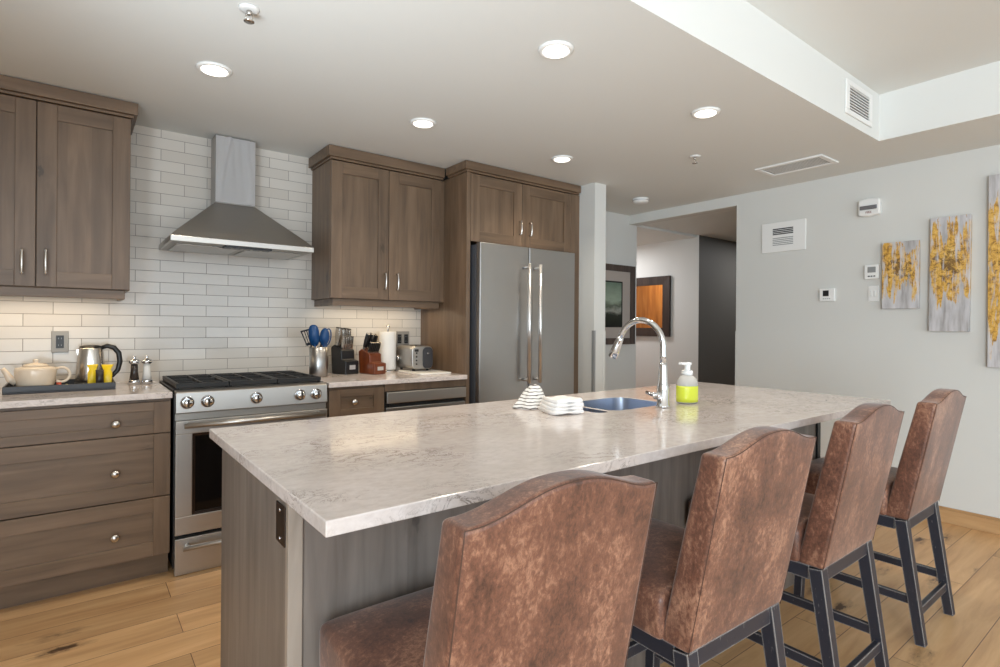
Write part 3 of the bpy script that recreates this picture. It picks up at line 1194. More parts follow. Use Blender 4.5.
obj('window_glass', bm, M['black_gloss'], od)
bm = bm_new()
tube(bm, [(0.428, 3.075, 0.748), (1.127, 3.075, 0.748)], 0.0125, 18)
for x in (0.45, 1.105):
    tube(bm, [(x, 3.1245, 0.748), (x, 3.075, 0.748)], 0.011, 14)
obj('oven_handle', bm, M['steel'], od)
bm = bm_new()
box(bm, x0, x1, 3.122, 3.159, 0.003, 0.183)
dw = obj('bottom_drawer', bm, M['steel'], t, 0.003)
bm = bm_new()
tube(bm, [(0.428, 3.078, 0.145), (1.127, 3.078, 0.145)], 0.0115, 18)
for x in (0.45, 1.105):
    tube(bm, [(x, 3.1245, 0.145), (x, 3.078, 0.145)], 0.011, 14)
obj('drawer_handle', bm, M['steel'], dw)
# cooktop
bm = bm_new()
box(bm, x0 - 0.004, x1 + 0.002, 3.192, 3.757, 0.8955, 0.917)
obj('cooktop', bm, M['black'], t, 0.003)
gw = 0.243
for i in range(3):
    gx0 = 0.408 + i * 0.247
    gx1 = gx0 + gw
    bm = bm_new()
    for y in (3.205, 3.735):
        box(bm, gx0, gx1, y - 0.008, y + 0.008, 0.922, 0.945)
    for x in (gx0 + 0.008, gx1 - 0.008):
        box(bm, x - 0.008, x + 0.008, 3.213, 3.727, 0.922, 0.945)
    for y in (3.30, 3.47, 3.64):
        box(bm, gx0 + 0.016, gx1 - 0.016, y - 0.006, y + 0.006, 0.93, 0.946)
    for x in (gx0 + gw * 0.5,):
        box(bm, x - 0.006, x + 0.006, 3.213, 3.727, 0.93, 0.946)
    for x in (gx0 + 0.008, gx1 - 0.008):
        for y in (3.215, 3.725):
            box(bm, x - 0.007, x + 0.007, y - 0.007, y + 0.007, 0.917, 0.923)
    obj('grate', bm, M['iron'], t, 0.002)
for x, y in ((0.53, 3.33), (0.53, 3.6), (0.777, 3.47), (1.025, 3.33), (1.025, 3.6)):
    bm = bm_new()
    lathe(bm, [(0.05, 0.9172), (0.05, 0.921), (0.036, 0.923), (0.036, 0.929), (0.0, 0.93)], (x, y, 0), 24)
    obj('burner', bm, M['iron'], t)

# ------------------------------------------------------------------ hood
t = thing('range_hood', 'stainless pyramid chimney hood over the range', 'range hood', (0.757, TW - 0.002, 1.667))
hx0, hx1, hy = 0.388, 1.127, 3.28
yb = TW - 0.002
bm = bm_new()
b0 = [(hx0, hy), (hx1, hy), (hx1, yb), (hx0, yb)]
c0 = [(0.660, 3.645), (0.884, 3.645), (0.884, yb), (0.660, yb)]
L1 = [bm.verts.new((x, y, 1.708)) for x, y in b0]
L2 = [bm.verts.new((x, y, 1.712)) for x, y in [(0.392, 3.286), (1.123, 3.286), (1.123, yb), (0.392, yb)]]
L3 = []
n = 8
prev = L2
for i in range(1, n + 1):
    u = i / n
    k = u
    ring = []
    for (bx, by), (cx, cy) in zip(b0, c0):
        ring.append(bm.verts.new((bx + (cx - bx) * k, by + (cy - by) * k, 1.712 + (1.975 - 1.712) * u)))
    for j in range(4):
        f = bm.faces.new((prev[j], prev[(j + 1) % 4], ring[(j + 1) % 4], ring[j]))
    prev = ring
for j in range(4):
    bm.faces.new((L1[j], L1[(j + 1) % 4], L2[(j + 1) % 4], L2[j]))
bm.faces.new(prev)
bm.faces.new(L1[::-1])
obj('canopy', bm, M['steel_dark'], t)
bm = bm_new()
box(bm, hx0, hx1, hy, hy + 0.012, 1.678, 1.7075)
box(bm, hx0, hx0 + 0.012, hy + 0.012, yb, 1.678, 1.7075)
box(bm, hx1 - 0.012, hx1, hy + 0.012, yb, 1.678, 1.7075)
obj('lip', bm, M['steel'], t, 0.002)
bm = bm_new()
box(bm, hx0 + 0.012, hx1 - 0.012, hy + 0.012, yb, 1.680, 1.7075)
obj('underside', bm, M['steel_dark'], t)
bm = bm_new()
box(bm, 0.648, 0.892, 3.2935, 3.37, 1.668, 1.6797)
cs = obj('control_strip', bm, M['black'], t, 0.002)
for i in range(4):
    bm = bm_new()
    lathe(bm, [(0.007, 1.6678), (0.007, 1.666)], (0.69 + 0.05 * i, 3.332, 0), 12)
    obj('button', bm, M['steel'], cs)
for fx in (0.43, 0.78):
    bm = bm_new()
    box(bm, fx, fx + 0.31, 3.40, 3.74, 1.674, 1.6797)
    obj('grease_filter', bm, M['steel'], t, 0.002)
bm = bm_new()
box(bm, 0.660, 0.884, 3.645, yb, 1.9755, CE - 0.002)
obj('chimney', bm, M['steel_v'], t, 0.002)
# creased white protective film on the chimney front
bm = bm_new()
nx, nz = 30, 30
g = []
for j in range(nz + 1):
    row = []
    v = j / nz
    for i in range(nx + 1):
        u = i / nx
        x = 0.661 + 0.222 * u
        z = 1.981 + 0.395 * v
        cx = 0.12 + 0.22 * v ** 1.6                     # slack fold sweeping down to the lower corner
        d = 0.014 * math.exp(-((u - cx) / 0.05) ** 2) * min(1, v * 2.2)
        d += 0.004 * math.sin(u * 17 + v * 2) * v
        d += 0.006 * math.exp(-((u - 0.86 - 0.05 * math.sin(v * 5)) / 0.06) ** 2)
        row.append(bm.verts.new((x, 3.6425 - abs(d), z)))
    g.append(row)
for j in range(nz):
    for i in range(nx):
        bm.faces.new((g[j][i], g[j][i + 1], g[j + 1][i + 1], g[j + 1][i])).smooth = True
bmesh.ops.solidify(bm, geom=bm.faces[:], thickness=-0.0006)
fm = plain('milky protective film', rgb(232, 230, 230), 0.35, 0.0)
f = obj('protective_film', bm, fm, t)
f['label'] = 'creased whitish protective film'

# ------------------------------------------------------------------ fridge
t = thing('fridge', 'stainless French door fridge with two long bar handles', 'fridge', (2.65, 3.4, 0))
bm = bm_new()
box(bm, 2.196, 3.10, 3.125, 3.755, 0.03, 1.815)
for x in (2.24, 3.06):
    for y in (3.2, 3.7):
        lathe(bm, [(0.02, 0.0), (0.02, 0.03)], (x, y, 0), 12)
obj('body', bm, plain('grey cabinet enamel', rgb(92, 94, 100), 0.35, 0.3), t, 0.004)
for a, b, hx in ((2.192, 2.632, 2.587), (2.638, 3.106, 2.692)):
    bm = bm_new()
    box(bm, a, b, 3.07, 3.119, 0.72, 1.826)
    d = obj('door', bm, M['steel_v'], t, 0.006, 3)
    bm = bm_new()
    tube(bm, [(hx, 3.008, 0.84), (hx, 3.008, 1.70)], 0.0125, 18)
    for z in (0.865, 1.675):
        tube(bm, [(hx, 3.0695, z), (hx, 3.008, z)], 0.011, 14)
    obj('handle', bm, M['bar'], d)
bm = bm_new()
box(bm, 2.192, 3.106, 3.07, 3.119, 0.06, 0.712)
d = obj('freezer_drawer', bm, M['steel_v'], t, 0.006, 3)
bm = bm_new()
tube(bm, [(2.30, 3.008, 0.64), (3.0, 3.008, 0.64)], 0.0125, 18)
for x in (2.33, 2.97):
    tube(bm, [(x, 3.0695, 0.64), (x, 3.008, 0.64)], 0.011, 14)
obj('handle', bm, M['bar'], d)

# ------------------------------------------------------------------ island
t = thing('kitchen_island', 'grey-brown wood island base under the long quartz top', 'kitchen island', (1.7, 1.6, 0))
bm = bm_new()
box(bm, 0.408, 3.02, 1.252, 1.932, 0.0, 0.64)
box(bm, 0.408, 3.02, 1.252, 1.40, 0.64, 0.883)
box(bm, 0.408, 1.55, 1.40, 1.932, 0.64, 0.883)
box(bm, 2.12, 3.02, 1.40, 1.932, 0.64, 0.883)
box(bm, 1.55, 2.12, 1.80, 1.932, 0.64, 0.883)
obj('knee_panel', bm, M['isl_v'], t)
for a, b in ((0.376, 0.407), (3.021, 3.053)):
    bm = bm_new()
    box(bm, a, b, 1.262, 1.936, 0.0, 0.883)
    obj('end_panel', bm, M['isl_v'], t, 0.0015)
    bm = bm_new()
    box(bm, a - (0.001 if a < 1 else 0), b + (0 if a < 1 else 0.001), 1.242, 1.2615, 0.0, 0.883)
    q = obj('edge_strip', bm, M['post_v'] if a < 1 else M['iron'], t, 0.001)  # near strip's pale tone carries window light on the front edge
    q['label'] = 'vertical edge strip with window light in its colour' if a < 1 else 'dark vertical edge strip'  # far strip given a darker tone
bm = bm_new()
box(bm, 0.3725, 0.3757, 1.262, 1.328, 0.752, 0.842)
pl = obj('outlet_plate', bm, M['bronze'], t, 0.0015)
pl['label'] = 'dark bronze pop-out outlet plate'
for z in (0.765, 0.829):
    bm = bm_new()
    lathe(bm, [(0.0045, -0.0003), (0.0045, -0.0018), (0.0, -0.0025)], (0.3725, 1.2945, z), 12, axis='X')
    obj('screw', bm, M['chrome'], pl)

# worktop with two sink openings
ZT, ZB = 0.914, 0.885
LB = rrect(1.615, 1.684, 1.462, 1.735, 0.03)
RB = rrect(1.704, 2.085, 1.462, 1.752, 0.06)


def slab_with_holes(outer, holes, zt, zb):
    bm = bm_new()
    E = []
    for loop in [outer] + holes:
        vs = [bm.verts.new((x, y, zt)) for x, y in loop]
        E += [bm.edges.new((vs[i], vs[(i + 1) % len(vs)])) for i in range(len(vs))]
    r = bmesh.ops.triangle_fill(bm, use_beauty=True, use_dissolve=False, edges=E)
    top = [f for f in bm.faces]
    bmesh.ops.recalc_face_normals(bm, faces=top)
    ex = bmesh.ops.extrude_face_region(bm, geom=top)
    vs = [v for v in ex['geom'] if isinstance(v, bmesh.types.BMVert)]
    bmesh.ops.translate(bm, verts=vs, vec=(0, 0, zb - zt))
    return bm


bm = slab_with_holes([(0.342, 0.926), (3.056, 0.935), (3.060, 1.955), (0.344, 1.966)], [LB, RB], ZT, ZB)
o = obj('worktop', bm, M['quartz'], None, 0.0025, 2, loc=(1.7, 1.45, ZB))
tag(o, 'long glossy veined quartz worktop on the island', 'countertop')

# undermount sink
t = thing('kitchen_sink', 'stainless undermount double-bowl sink in the island worktop', 'sink', (1.85, 1.6, 0.66))
for nm, (a0, a1, b0_, b1_, r) in (('main_bowl', (1.704, 2.085, 1.462, 1.752, 0.06)), ('side_bowl', (1.615, 1.684, 1.462, 1.735, 0.03))):
    bm = bm_new()
    rings = []
    for e, z in ((0.0025, 0.9132), (0.003, 0.88), (0.006, 0.72), (0.012, 0.696), (0.018, 0.6925)):
        rr = rrect(a0 + e, a1 - e, b0_ + e, b1_ - e, min(r, (a1 - a0 - 2 * e) * 0.42))
        rings.append([bm.verts.new((x, y, z)) for x, y in rr])
    for A, B in zip(rings, rings[1:]):
        for i in range(len(A)):
            bm.faces.new((A[i], A[(i + 1) % len(A)], B[(i + 1) % len(A)], B[i])).smooth = True
    bm.faces.new(rings[-1])
    bw = obj(nm, bm, M['sink_steel'], t)
    bm = bm_new()
    lathe(bm, [(0.03 if nm == 'main_bowl' else 0.014, 0.692), (0.028 if nm == 'main_bowl' else 0.012, 0.694), (0.0, 0.6935)], ((a0 + a1) / 2, (b0_ + b1_) / 2, 0), 20)
    obj('drain', bm, M['chrome'], bw)

# faucet
fx, fy = 1.957, 1.415
t = thing('kitchen_faucet', 'chrome pull-down gooseneck faucet standing beside the sink', 'faucet', (fx, fy, 0.914))
bm = bm_new()
lathe(bm, [(0.029, 0.9142), (0.029, 0.922), (0.0245, 0.926), (0.0245, 1.0), (0.021, 1.01), (0.0185, 1.05), (0.0155, 1.09), (0.014, 1.10)], (fx, fy, 0), 28)
obj('body', bm, M['chrome'], t)
bm = bm_new()
R = 0.108
pts = [(fx, fy, 1.095), (fx, fy, 1.13), (fx, fy, 1.172)]
for i in range(1, 17):
    a = PI * (1 - i / 16 * 0.90)
    pts.append((fx - 0.02 * i / 16, fy + R + R * math.cos(a), 1.172 + R * math.sin(a)))
tube(bm, pts, 0.0132, 18)
obj('spout', bm, M['chrome'], t)
e = Vector(pts[-1])
d = (e - Vector(pts[-2])).normalized()
bm = bm_new()
tube(bm, [e, e + d * 0.012, e + d * 0.07, e + d * 0.10], 0.016, 20, True, 0, [0.0138, 0.0165, 0.0215, 0.0205])
sh = obj('spray_head', bm, M['chrome'], t)
bm = bm_new()
c = e + d * 0.045
tube(bm, [c + Vector((0.019, -0.003, 0.012)), c + Vector((0.0205, 0.004, -0.012))], 0.005, 10)
obj('spray_button', bm, M['black'], sh)
bm = bm_new()
tube(bm, [(fx - 0.024, fy, 0.965), (fx - 0.05, fy, 0.965)], 0.0145, 18)
tube(bm, [(fx - 0.05, fy, 0.965), (fx - 0.056, fy + 0.006, 0.97), (fx - 0.06, fy + 0.04, 0.978)], 0.006, 12, True, 0, [0.011, 0.009, 0.006])
obj('lever', bm, M['chrome'], t)

# foaming soap bottle
sx, sy = 2.163, 1.436
t = thing('soap_bottle', 'clear foam soap bottle with yellow-green soap beside the faucet', 'soap bottle', (sx, sy, 0.914))
bm = bm_new()
prof = [(0.036, 0.9145), (0.041, 0.919), (0.043, 0.94), (0.043, 1.0), (0.0405, 1.012), (0.036, 1.024), (0.027, 1.034), (0.019, 1.04)]
lathe(bm, [(r * 1.55 if False else r, z) for r, z in prof], (sx, sy, 0), 30)
for v in bm.verts:
    v.co.x = sx + (v.co.x - sx) * 1.18
bt = NT('frosted clear plastic').set(Base_Color=rgb(242, 242, 238), Roughness=0.25, Transmission_Weight=0.55, IOR=1.2)
obj('bottle', bm, bt.m, t)
bm = bm_new()
lathe(bm, [(0.0437, 0.921), (0.0445, 0.94), (0.0445, 0.984), (0.0437, 0.992)], (sx, sy, 0), 30)
for v in bm.verts:
    v.co.x = sx + (v.co.x - sx) * 1.18
so = obj('soap', bm, plain('yellow-green soap', rgb(214, 224, 70), 0.2), t)
so['label'] = 'yellow-green soap in the lower half'
bm = bm_new()
lathe(bm, [(0.024, 1.0395), (0.0245, 1.05), (0.024, 1.058), (0.013, 1.06), (0.013, 1.082), (0.016, 1.084), (0.016, 1.094), (0.0, 1.096)], (sx, sy, 0), 24)
bar(bm, (sx - 0.052, sy + 0.0, 1.0915), (sx + 0.02, sy, 1.0885), 0.02, 0.011)
obj('pump', bm, M['white'], t, 0.002)


# tea towels
def noisy(bm, amp, sc, seed):
    from mathutils import noise
    for v in bm.verts:
        p = v.co * sc + Vector((seed, seed, seed))
        v.co += Vector((noise.noise(p), noise.noise(p + Vector((7, 3, 1))), noise.noise(p + Vector((2, 9, 4))) * 0.7)) * amp


def towel_fold(z0, z1, x0, x1, y0, y1, bm, nx=14, ny=10):
    """one soft folded layer"""
    n = 16
    rows = []
    for j in range(n):
        a = 2 * PI * j / n
        ca, sa = math.cos(a), math.sin(a)
        f = lambda w, p: math.copysign(abs(w) ** p, w)
        row = []
        for i in range(nx + 1):
            u = i / nx
            yy = (y0 + y1) / 2 + (y1 - y0) / 2 * f(ca, 0.45)
            zz = (z0 + z1) / 2 + (z1 - z0) / 2 * f(sa, 0.6) + 0.003 * math.sin(u * 9 + j)
            row.append(bm.verts.new((x0 + (x1 - x0) * u, yy, zz)))
        rows.append(row)
    for j in range(n):
        A, B = rows[j], rows[(j + 1) % n]
        for i in range(nx):
            bm.faces.new((A[i], A[i + 1], B[i + 1], B[i])).smooth = True
    bm.faces.new([r[0] for r in rows])
    bm.faces.new([r[-1] for r in rows][::-1])


M['towel'] = striped('white towel with thin dark stripes')
tw = NT('plain white terry').set(Base_Color=rgb(240, 238, 236), Roughness=0.95)
tw.bump(tw.noise(tw.coords(False), 180, 3), 0.4, 0.003)
M['towel_white'] = tw.m
bm = bm_new()
for k in range(4):
    z = 0.9165 + k * 0.0135
    towel_fold(z, z + 0.0155, 1.440 + 0.004 * k, 1.568 - 0.003 * (k % 2), 1.490 + 0.003 * (k % 2), 1.625 - 0.004 * k, bm)
noisy(bm, 0.0035, 22, 3)
o = obj('tea_towel', bm, M['towel_white'], None, smooth=True, loc=(1.505, 1.56, 0.9145))
o.rotation_euler = (0, 0, -0.25)
tag(o, 'folded white tea towel lying in a flat stack by the sink', 'towel', 'tea towels by the sink')
# bunched striped towel
bm = bm_new()
n, m = 28, 12
rings = []
for j in range(m + 1):
    v = j / m
    ring = []
    for i in range(n):
        a = 2 * PI * i / n
        r = (1 - v) ** 0.6 * (1 + 0.10 * math.sin(5 * a + 3 * v) + 0.06 * math.sin(9 * a))
        ring.append(bm.verts.new((1.502 + 0.08 * r * math.cos(a) + 0.015 * v, 1.725 + 0.066 * r * math.sin(a), 0.9165 + 0.095 * v ** 0.9)))
    rings.append(ring)
for A, B in zip(rings, rings[1:]):
    for i in range(n):
        bm.faces.new((A[i], A[(i + 1) % n], B[(i + 1) % n], B[i])).smooth = True
bm.faces.new(rings[0][::-1])
bm.faces.new(rings[-1])
noisy(bm, 0.006, 16, 11)
o = obj('tea_towel', bm, M['towel'], None, smooth=True, loc=(1.485, 1.725, 0.9145))
tag(o, 'white tea towel with dark stripes bunched into a peak on the island', 'towel', 'tea towels by the sink')


# ------------------------------------------------------------------ bar stools
def make_stool():
    """local frame: rear foot of the upholstery at y = 0, facing +Y"""
    W = 0.432
    t = thing('bar_stool', '', 'bar stool', (0, 0, 0), 'leather bar stools at the island')
    # legs
    for s in (-1, 1):
        bm = bm_new()
        bar(bm, (s * 0.192, 0.026, 0.478), (s * 0.195, -0.043, 0.0), 0.042, w2=0.034, up=Vector((0, 1, 0)))
        obj('leg', bm, M['legs'], t, 0.0015)
        bm = bm_new()
        bar(bm, (s * 0.188, 0.405, 0.478), (s * 0.192, 0.425, 0.0), 0.042, w2=0.034, up=Vector((0, 1, 0)))
        obj('leg', bm, M['legs'], t, 0.0015)
    bm = bm_new()
    box(bm, -0.171, 0.171, 0.008, 0.034, 0.434, 0.480)
    box(bm, -0.168, 0.168, 0.395, 0.42, 0.434, 0.480)
    for s in (-1, 1):
        box(bm, s * 0.19 - 0.013, s * 0.19 + 0.013, 0.048, 0.384, 0.434, 0.480)
    obj('seat_frame', bm, M['legs'], t, 0.0015)

    def lp(z, front):
        u = 1 - z / 0.478
        return (0.026 - 0.069 * u) if not front else (0.405 + 0.02 * u)
    bm = bm_new()
    bar(bm, (-0.178, lp(0.12, False), 0.12), (0.178, lp(0.12, False), 0.12), 0.02, 0.034)
    obj('stretcher', bm, M['legs'], t, 0.0015)
    for s in (-1, 1):
        bm = bm_new()
        bar(bm, (s * 0.192, lp(0.165, False) + 0.018, 0.165), (s * 0.19, lp(0.165, True) - 0.018, 0.165), 0.02, 0.034)
        obj('stretcher', bm, M['legs'], t, 0.0015)
    bm = bm_new()
    bar(bm, (-0.172, lp(0.2, True), 0.2), (0.172, lp(0.2, True), 0.2), 0.022, 0.036)
    obj('stretcher', bm, M['legs'], t, 0.0015)
    # seat cushion
    bm = bm_new()
    n = 12
    hw = W / 2 + 0.012
    rows = []
    for j in range(n + 1):
        v = j / n
        y = 0.07 + (0.482 - 0.07) * v
        row = []
        for i in range(n + 1):
            u = -1 + 2 * i / n
            z = 0.592 + 0.026 * (1 - abs(u) ** 3.0) * (1 - max(0, 2 * v - 1) ** 3.5)
            row.append(bm.verts.new((hw * u, y, z)))
        rows.append(row)
    for j in range(n):
        for i in range(n):
            bm.faces.new((rows[j][i], rows[j][i + 1], rows[j + 1][i + 1], rows[j + 1][i]))
    loop = [rows[0][i] for i in range(n + 1)] + [rows[j][n] for j in range(1, n + 1)] + [rows[n][i] for i in range(n - 1, -1, -1)] + [rows[j][0] for j in range(n - 1, 0, -1)]
    low = [bm.verts.new((v.co.x, v.co.y, 0.481)) for v in loop]
    for i in range(len(loop)):
        j = (i + 1) % len(loop)
        bm.faces.new((loop[i], low[i], low[j], loop[j]))
    bm.faces.new(low)
    obj('seat', bm, M['leather'], t, 0.018, 4, True)
    # camel-topped backrest
    bm = bm_new()
    nx, nz = 36, 14

    def top(u):
        w = min(1, abs(u) / 0.93)
        return 0.964 + 0.039 * (0.5 + 0.5 * math.cos(PI * w ** 1.2))
    F, B = [], []
    for j in range(nz + 1):
        v = j / nz
        fr, br_ = [], []
        for i in range(nx + 1):
            u = -1 + 2 * i / nx
            z = 0.482 + (top(u) - 0.482) * v
            h = (z - 0.482) / 0.482
            y = -0.093 * h
            th = 0.082 - 0.016 * h
            bulge = 0.012 * (1 - u ** 4) * math.sin(PI * min(1, v * 1.1))
            lb = 0.006 * (1 - u ** 4) * math.sin(PI * v)
            br_.append(bm.verts.new((W / 2 * u, y - lb * 0.5, z)))
            fr.append(bm.verts.new((W / 2 * u, y + th + bulge, z)))
        F.append(fr)
        B.append(br_)
    for j in range(nz):
        for i in range(nx):
            bm.faces.new((B[j][i], B[j][i + 1], B[j + 1][i + 1], B[j + 1][i]))
            bm.faces.new((F[j][i + 1], F[j][i], F[j + 1][i], F[j + 1][i + 1]))
        bm.faces.new((F[j][0], B[j][0], B[j + 1][0], F[j + 1][0]))
        bm.faces.new((B[j][nx], F[j][nx], F[j + 1][nx], B[j + 1][nx]))
    for i in range(nx):
        bm.faces.new((B[nz][i], B[nz][i + 1], F[nz][i + 1], F[nz][i]))
        bm.faces.new((F[0][i], F[0][i + 1], B[0][i + 1], B[0][i]))
    seam_pts = [B[j][0].co.copy() for j in range(nz + 1)] + [B[nz][i].co.copy() for i in range(1, nx)] + [B[j][nx].co.copy() for j in range(nz, -1, -1)]
    bk = obj('backrest', bm, M['leather'], t, 0.011, 4, True)
    for p in seam_pts:
        p.x *= 0.985
        p.y += 0.0022
        p.z -= 0.003
    bm = bm_new()
    tube(bm, seam_pts, 0.001, 6)
    obj('seam', bm, M['seam'], bk)
    return t


stool = make_stool()
SP = [(0.650, 0.728, -0.019, 'nearest brown leather bar stool, at the range end with its legs out of view'),
      (1.356, 0.743, -0.023, 'second brown leather bar stool from the range end, in front of the sink towels'),
      (2.097, 0.756, 0.006, 'third brown leather bar stool from the range end, just before the last one'),
      (2.857, 0.749, 0.007, 'last brown leather bar stool, in front of the grey wall below the paintings')]
for i, (x, y, r, lb) in enumerate(SP):
    lb = lb
    if i == 0:
        stool.location = (x, y, 0)
        stool.rotation_euler = (0, 0, r)
        stool['label'] = lb
    else:
        dup(stool, (x, y, 0), lb, r)

# ------------------------------------------------------------------ counter things, left
CT = 0.914
t = thing('serving_tray', 'dark rectangular serving tray on the counter holding kettle and teapot', 'tray', (-0.04, 3.53, CT))
tx0, tx1, ty0, ty1 = -0.262, 0.168, 3.41, 3.715
bm = bm_new()
box(bm, tx0, tx1, ty0, ty1, CT + 0.0005, CT + 0.008)
for a in ((tx0, tx1, ty0, ty0 + 0.008), (tx0, tx1, ty1 - 0.008, ty1), (tx0, tx0 + 0.008, ty0 + 0.008, ty1 - 0.008), (tx1 - 0.008, tx1, ty0 + 0.008, ty1 - 0.008)):
    box(bm, a[0], a[1], a[2], a[3], CT + 0.008, CT + 0.036)
obj('tray_body', bm, plain('dark grey lacquer', rgb(46, 46, 50), 0.4), t, 0.002)
TR = CT + 0.0085
# teapot
cx, cy = -0.148, 3.52
t = thing('teapot', 'cream ceramic teapot with a round loop handle on the tray', 'teapot', (cx, cy, TR))
cream = plain('cream glazed ceramic', rgb(226, 208, 186), 0.18)
bm = bm_new()
lathe(bm, [(0.058, 0.0005), (0.066, 0.004), (0.074, 0.03), (0.079, 0.065), (0.081, 0.095), (0.077, 0.107), (0.054, 0.112), (0.05, 0.113)], (cx, cy, TR), 32)
obj('body', bm, cream, t)
bm = bm_new()
lathe(bm, [(0.05, 0.1132), (0.052, 0.117), (0.04, 0.124), (0.015, 0.129), (0.007, 0.133), (0.012, 0.14), (0.01, 0.146), (0.0, 0.148)], (cx, cy, TR), 28)
obj('lid', bm, cream, t)
bm = bm_new()
tube(bm, [(cx - 0.07, cy, TR + 0.04), (cx - 0.095, cy, TR + 0.056), (cx - 0.108, cy, TR + 0.085), (cx - 0.122, cy, TR + 0.108)], 0.01, 14, True, 0, [0.021, 0.017, 0.012, 0.009])
obj('spout', bm, cream, t)
bm = bm_new()
pts = []
for i in range(15):
    a = -2.2 + 4.4 * i / 14
    pts.append((cx + 0.098 + 0.034 * math.cos(a), cy, TR + 0.068 + 0.036 * math.sin(a)))
tube(bm, pts, 0.0065, 12)
obj('handle', bm, cream, t)
# kettle
cx, cy = 0.070, 3.63
t = thing('electric_kettle', 'stainless electric kettle with black handle on the tray', 'kettle', (cx, cy, TR))
bm = bm_new()
lathe(bm, [(0.068, 0.0005), (0.068, 0.016), (0.06, 0.02)], (cx, cy, TR), 30)
obj('power_base', bm, M['black'], t)
bm = bm_new()
lathe(bm, [(0.064, 0.0205), (0.066, 0.03), (0.060, 0.12), (0.053, 0.19), (0.051, 0.196)], (cx, cy, TR), 36)
prism(bm, [(cx - 0.058, TR + 0.165), (cx - 0.046, TR + 0.14), (cx - 0.044, TR + 0.19), (cx - 0.062, TR + 0.189)], 'Y', cy - 0.014, cy + 0.014)
obj('body', bm, M['nickel'], t)
bm = bm_new()
lathe(bm, [(0.05, 0.1962), (0.048, 0.204), (0.03, 0.21), (0.0, 0.212)], (cx, cy, TR), 30)
obj('lid', bm, M['black'], t)
bm = bm_new()
pts = [(cx + 0.045, cy, TR + 0.195), (cx + 0.07, cy, TR + 0.205), (cx + 0.10, cy, TR + 0.195), (cx + 0.122, cy, TR + 0.165), (cx + 0.127, cy, TR + 0.12), (cx + 0.118, cy, TR + 0.075), (cx + 0.095, cy, TR + 0.045), (cx + 0.062, cy, TR + 0.035)]
tube(bm, pts, 0.012, 12, True, 0, [0.011, 0.013, 0.013, 0.013, 0.013, 0.012, 0.011, 0.009])
obj('handle', bm, M['black'], t)
# sachets
yel = plain('yellow foil', rgb(236, 200, 26), 0.35)


def sachet(label, x, y, w, h, rz, mat, lean=0.15, name='sachet', group='sachets on the tray', pinch=0.0):
    """soft pillow packet, crimped at both ends, standing and leaning back"""
    bm = bm_new()
    nx, nz = 8, 12
    sides = []
    for s in (-1, 1):
        g = []
        for j in range(nz + 1):
            v = j / nz
            row = []
            for i in range(nx + 1):
                u = -1 + 2 * i / nx
                th = 0.009 * (1 - u * u) * max(0, math.sin(PI * min(1, max(0, (v - 0.1) / 0.8)))) + 0.0006
                flare = 1 + (0.10 if v in (0, 1) else 0) - pinch * math.exp(-((v - 0.76) / 0.1) ** 2)
                row.append(bm.verts.new((w / 2 * u * flare, s * th, h * v)))
            g.append(row)
        for j in range(nz):
            for i in range(nx):
                q = (g[j][i], g[j][i + 1], g[j + 1][i + 1], g[j + 1][i])
                bm.faces.new(q if s < 0 else q[::-1]).smooth = True
        sides.append(g)
    A, B = sides
    for j in range(nz):
        bm.faces.new((A[j][0], A[j + 1][0], B[j + 1][0], B[j][0]))
        bm.faces.new((A[j][nx], B[j][nx], B[j + 1][nx], A[j + 1][nx]))
    for i in range(nx):
        bm.faces.new((A[0][i], B[0][i], B[0][i + 1], A[0][i + 1]))
        bm.faces.new((A[nz][i], A[nz][i + 1], B[nz][i + 1], B[nz][i]))
    o = obj(name, bm, mat, None)
    o.location = (x, y, TR + 0.001)
    o.rotation_euler = (-lean, 0, rz)
    return tag(o, label, 'sachet', group)


brown = plain('dark brown foil', rgb(40, 28, 24), 0.35)
sachet('yellow foil sachet standing against the kettle, nearer the teapot', 0.078, 3.545, 0.044, 0.112, 0.1, yel, pinch=0.32)
sachet('yellow foil sachet standing on the tray corner under the kettle handle', 0.131, 3.53, 0.050, 0.112, -0.3, yel, 0.25, pinch=0.32)
sachet('dark sachet standing between the two yellow foil sachets', 0.106, 3.512, 0.034, 0.085, 0.05, brown)
papers = [(-0.075, 3.445, 0.055, 0.9, rgb(236, 222, 196), 'cream paper sachet lying in front of the teapot'),
          (-0.02, 3.45, 0.05, 0.3, rgb(238, 226, 150), 'pale yellow paper sachet lying flat on the tray'),
          (0.03, 3.44, 0.05, -0.3, rgb(238, 232, 220), 'white paper sachet lying flat in front of the kettle')]
for x, y, w, rz, c, lb in papers:
    o = sachet(lb, x, y, 0.03, w, rz, plain('paper', c, 0.7), 0)
    o.rotation_euler = (-PI / 2 + 0.05, 0, rz)
    o.location.z = TR + 0.013
o = sachet('small red paper sachet leaning by the teapot handle', -0.055, 3.47, 0.02, 0.034, 0.4, plain('red paper', rgb(176, 64, 40), 0.6), 0.3)

# salt and pepper mills
def mill(x, y, label, core, cname):
    t = thing('spice_mill', label, 'spice mill', (x, y, CT), 'spice mills')
    bm = bm_new()
    lathe(bm, [(0.027, 0.0005), (0.027, 0.022), (0.024, 0.026)], (x, y, CT), 24)
    obj('base', bm, M['chrome'], t)
    bm = bm_new()
    lathe(bm, [(0.0235, 0.0265), (0.018, 0.07), (0.016, 0.11)], (x, y, CT), 24)
    obj('chamber', bm, core, t)
    bm = bm_new()
    lathe(bm, [(0.017, 0.1105), (0.026, 0.118), (0.028, 0.126), (0.022, 0.136), (0.008, 0.14), (0.006, 0.146), (0.009, 0.152), (0.0, 0.157)], (x, y, CT), 24)
    obj('cap', bm, M['chrome'], t)


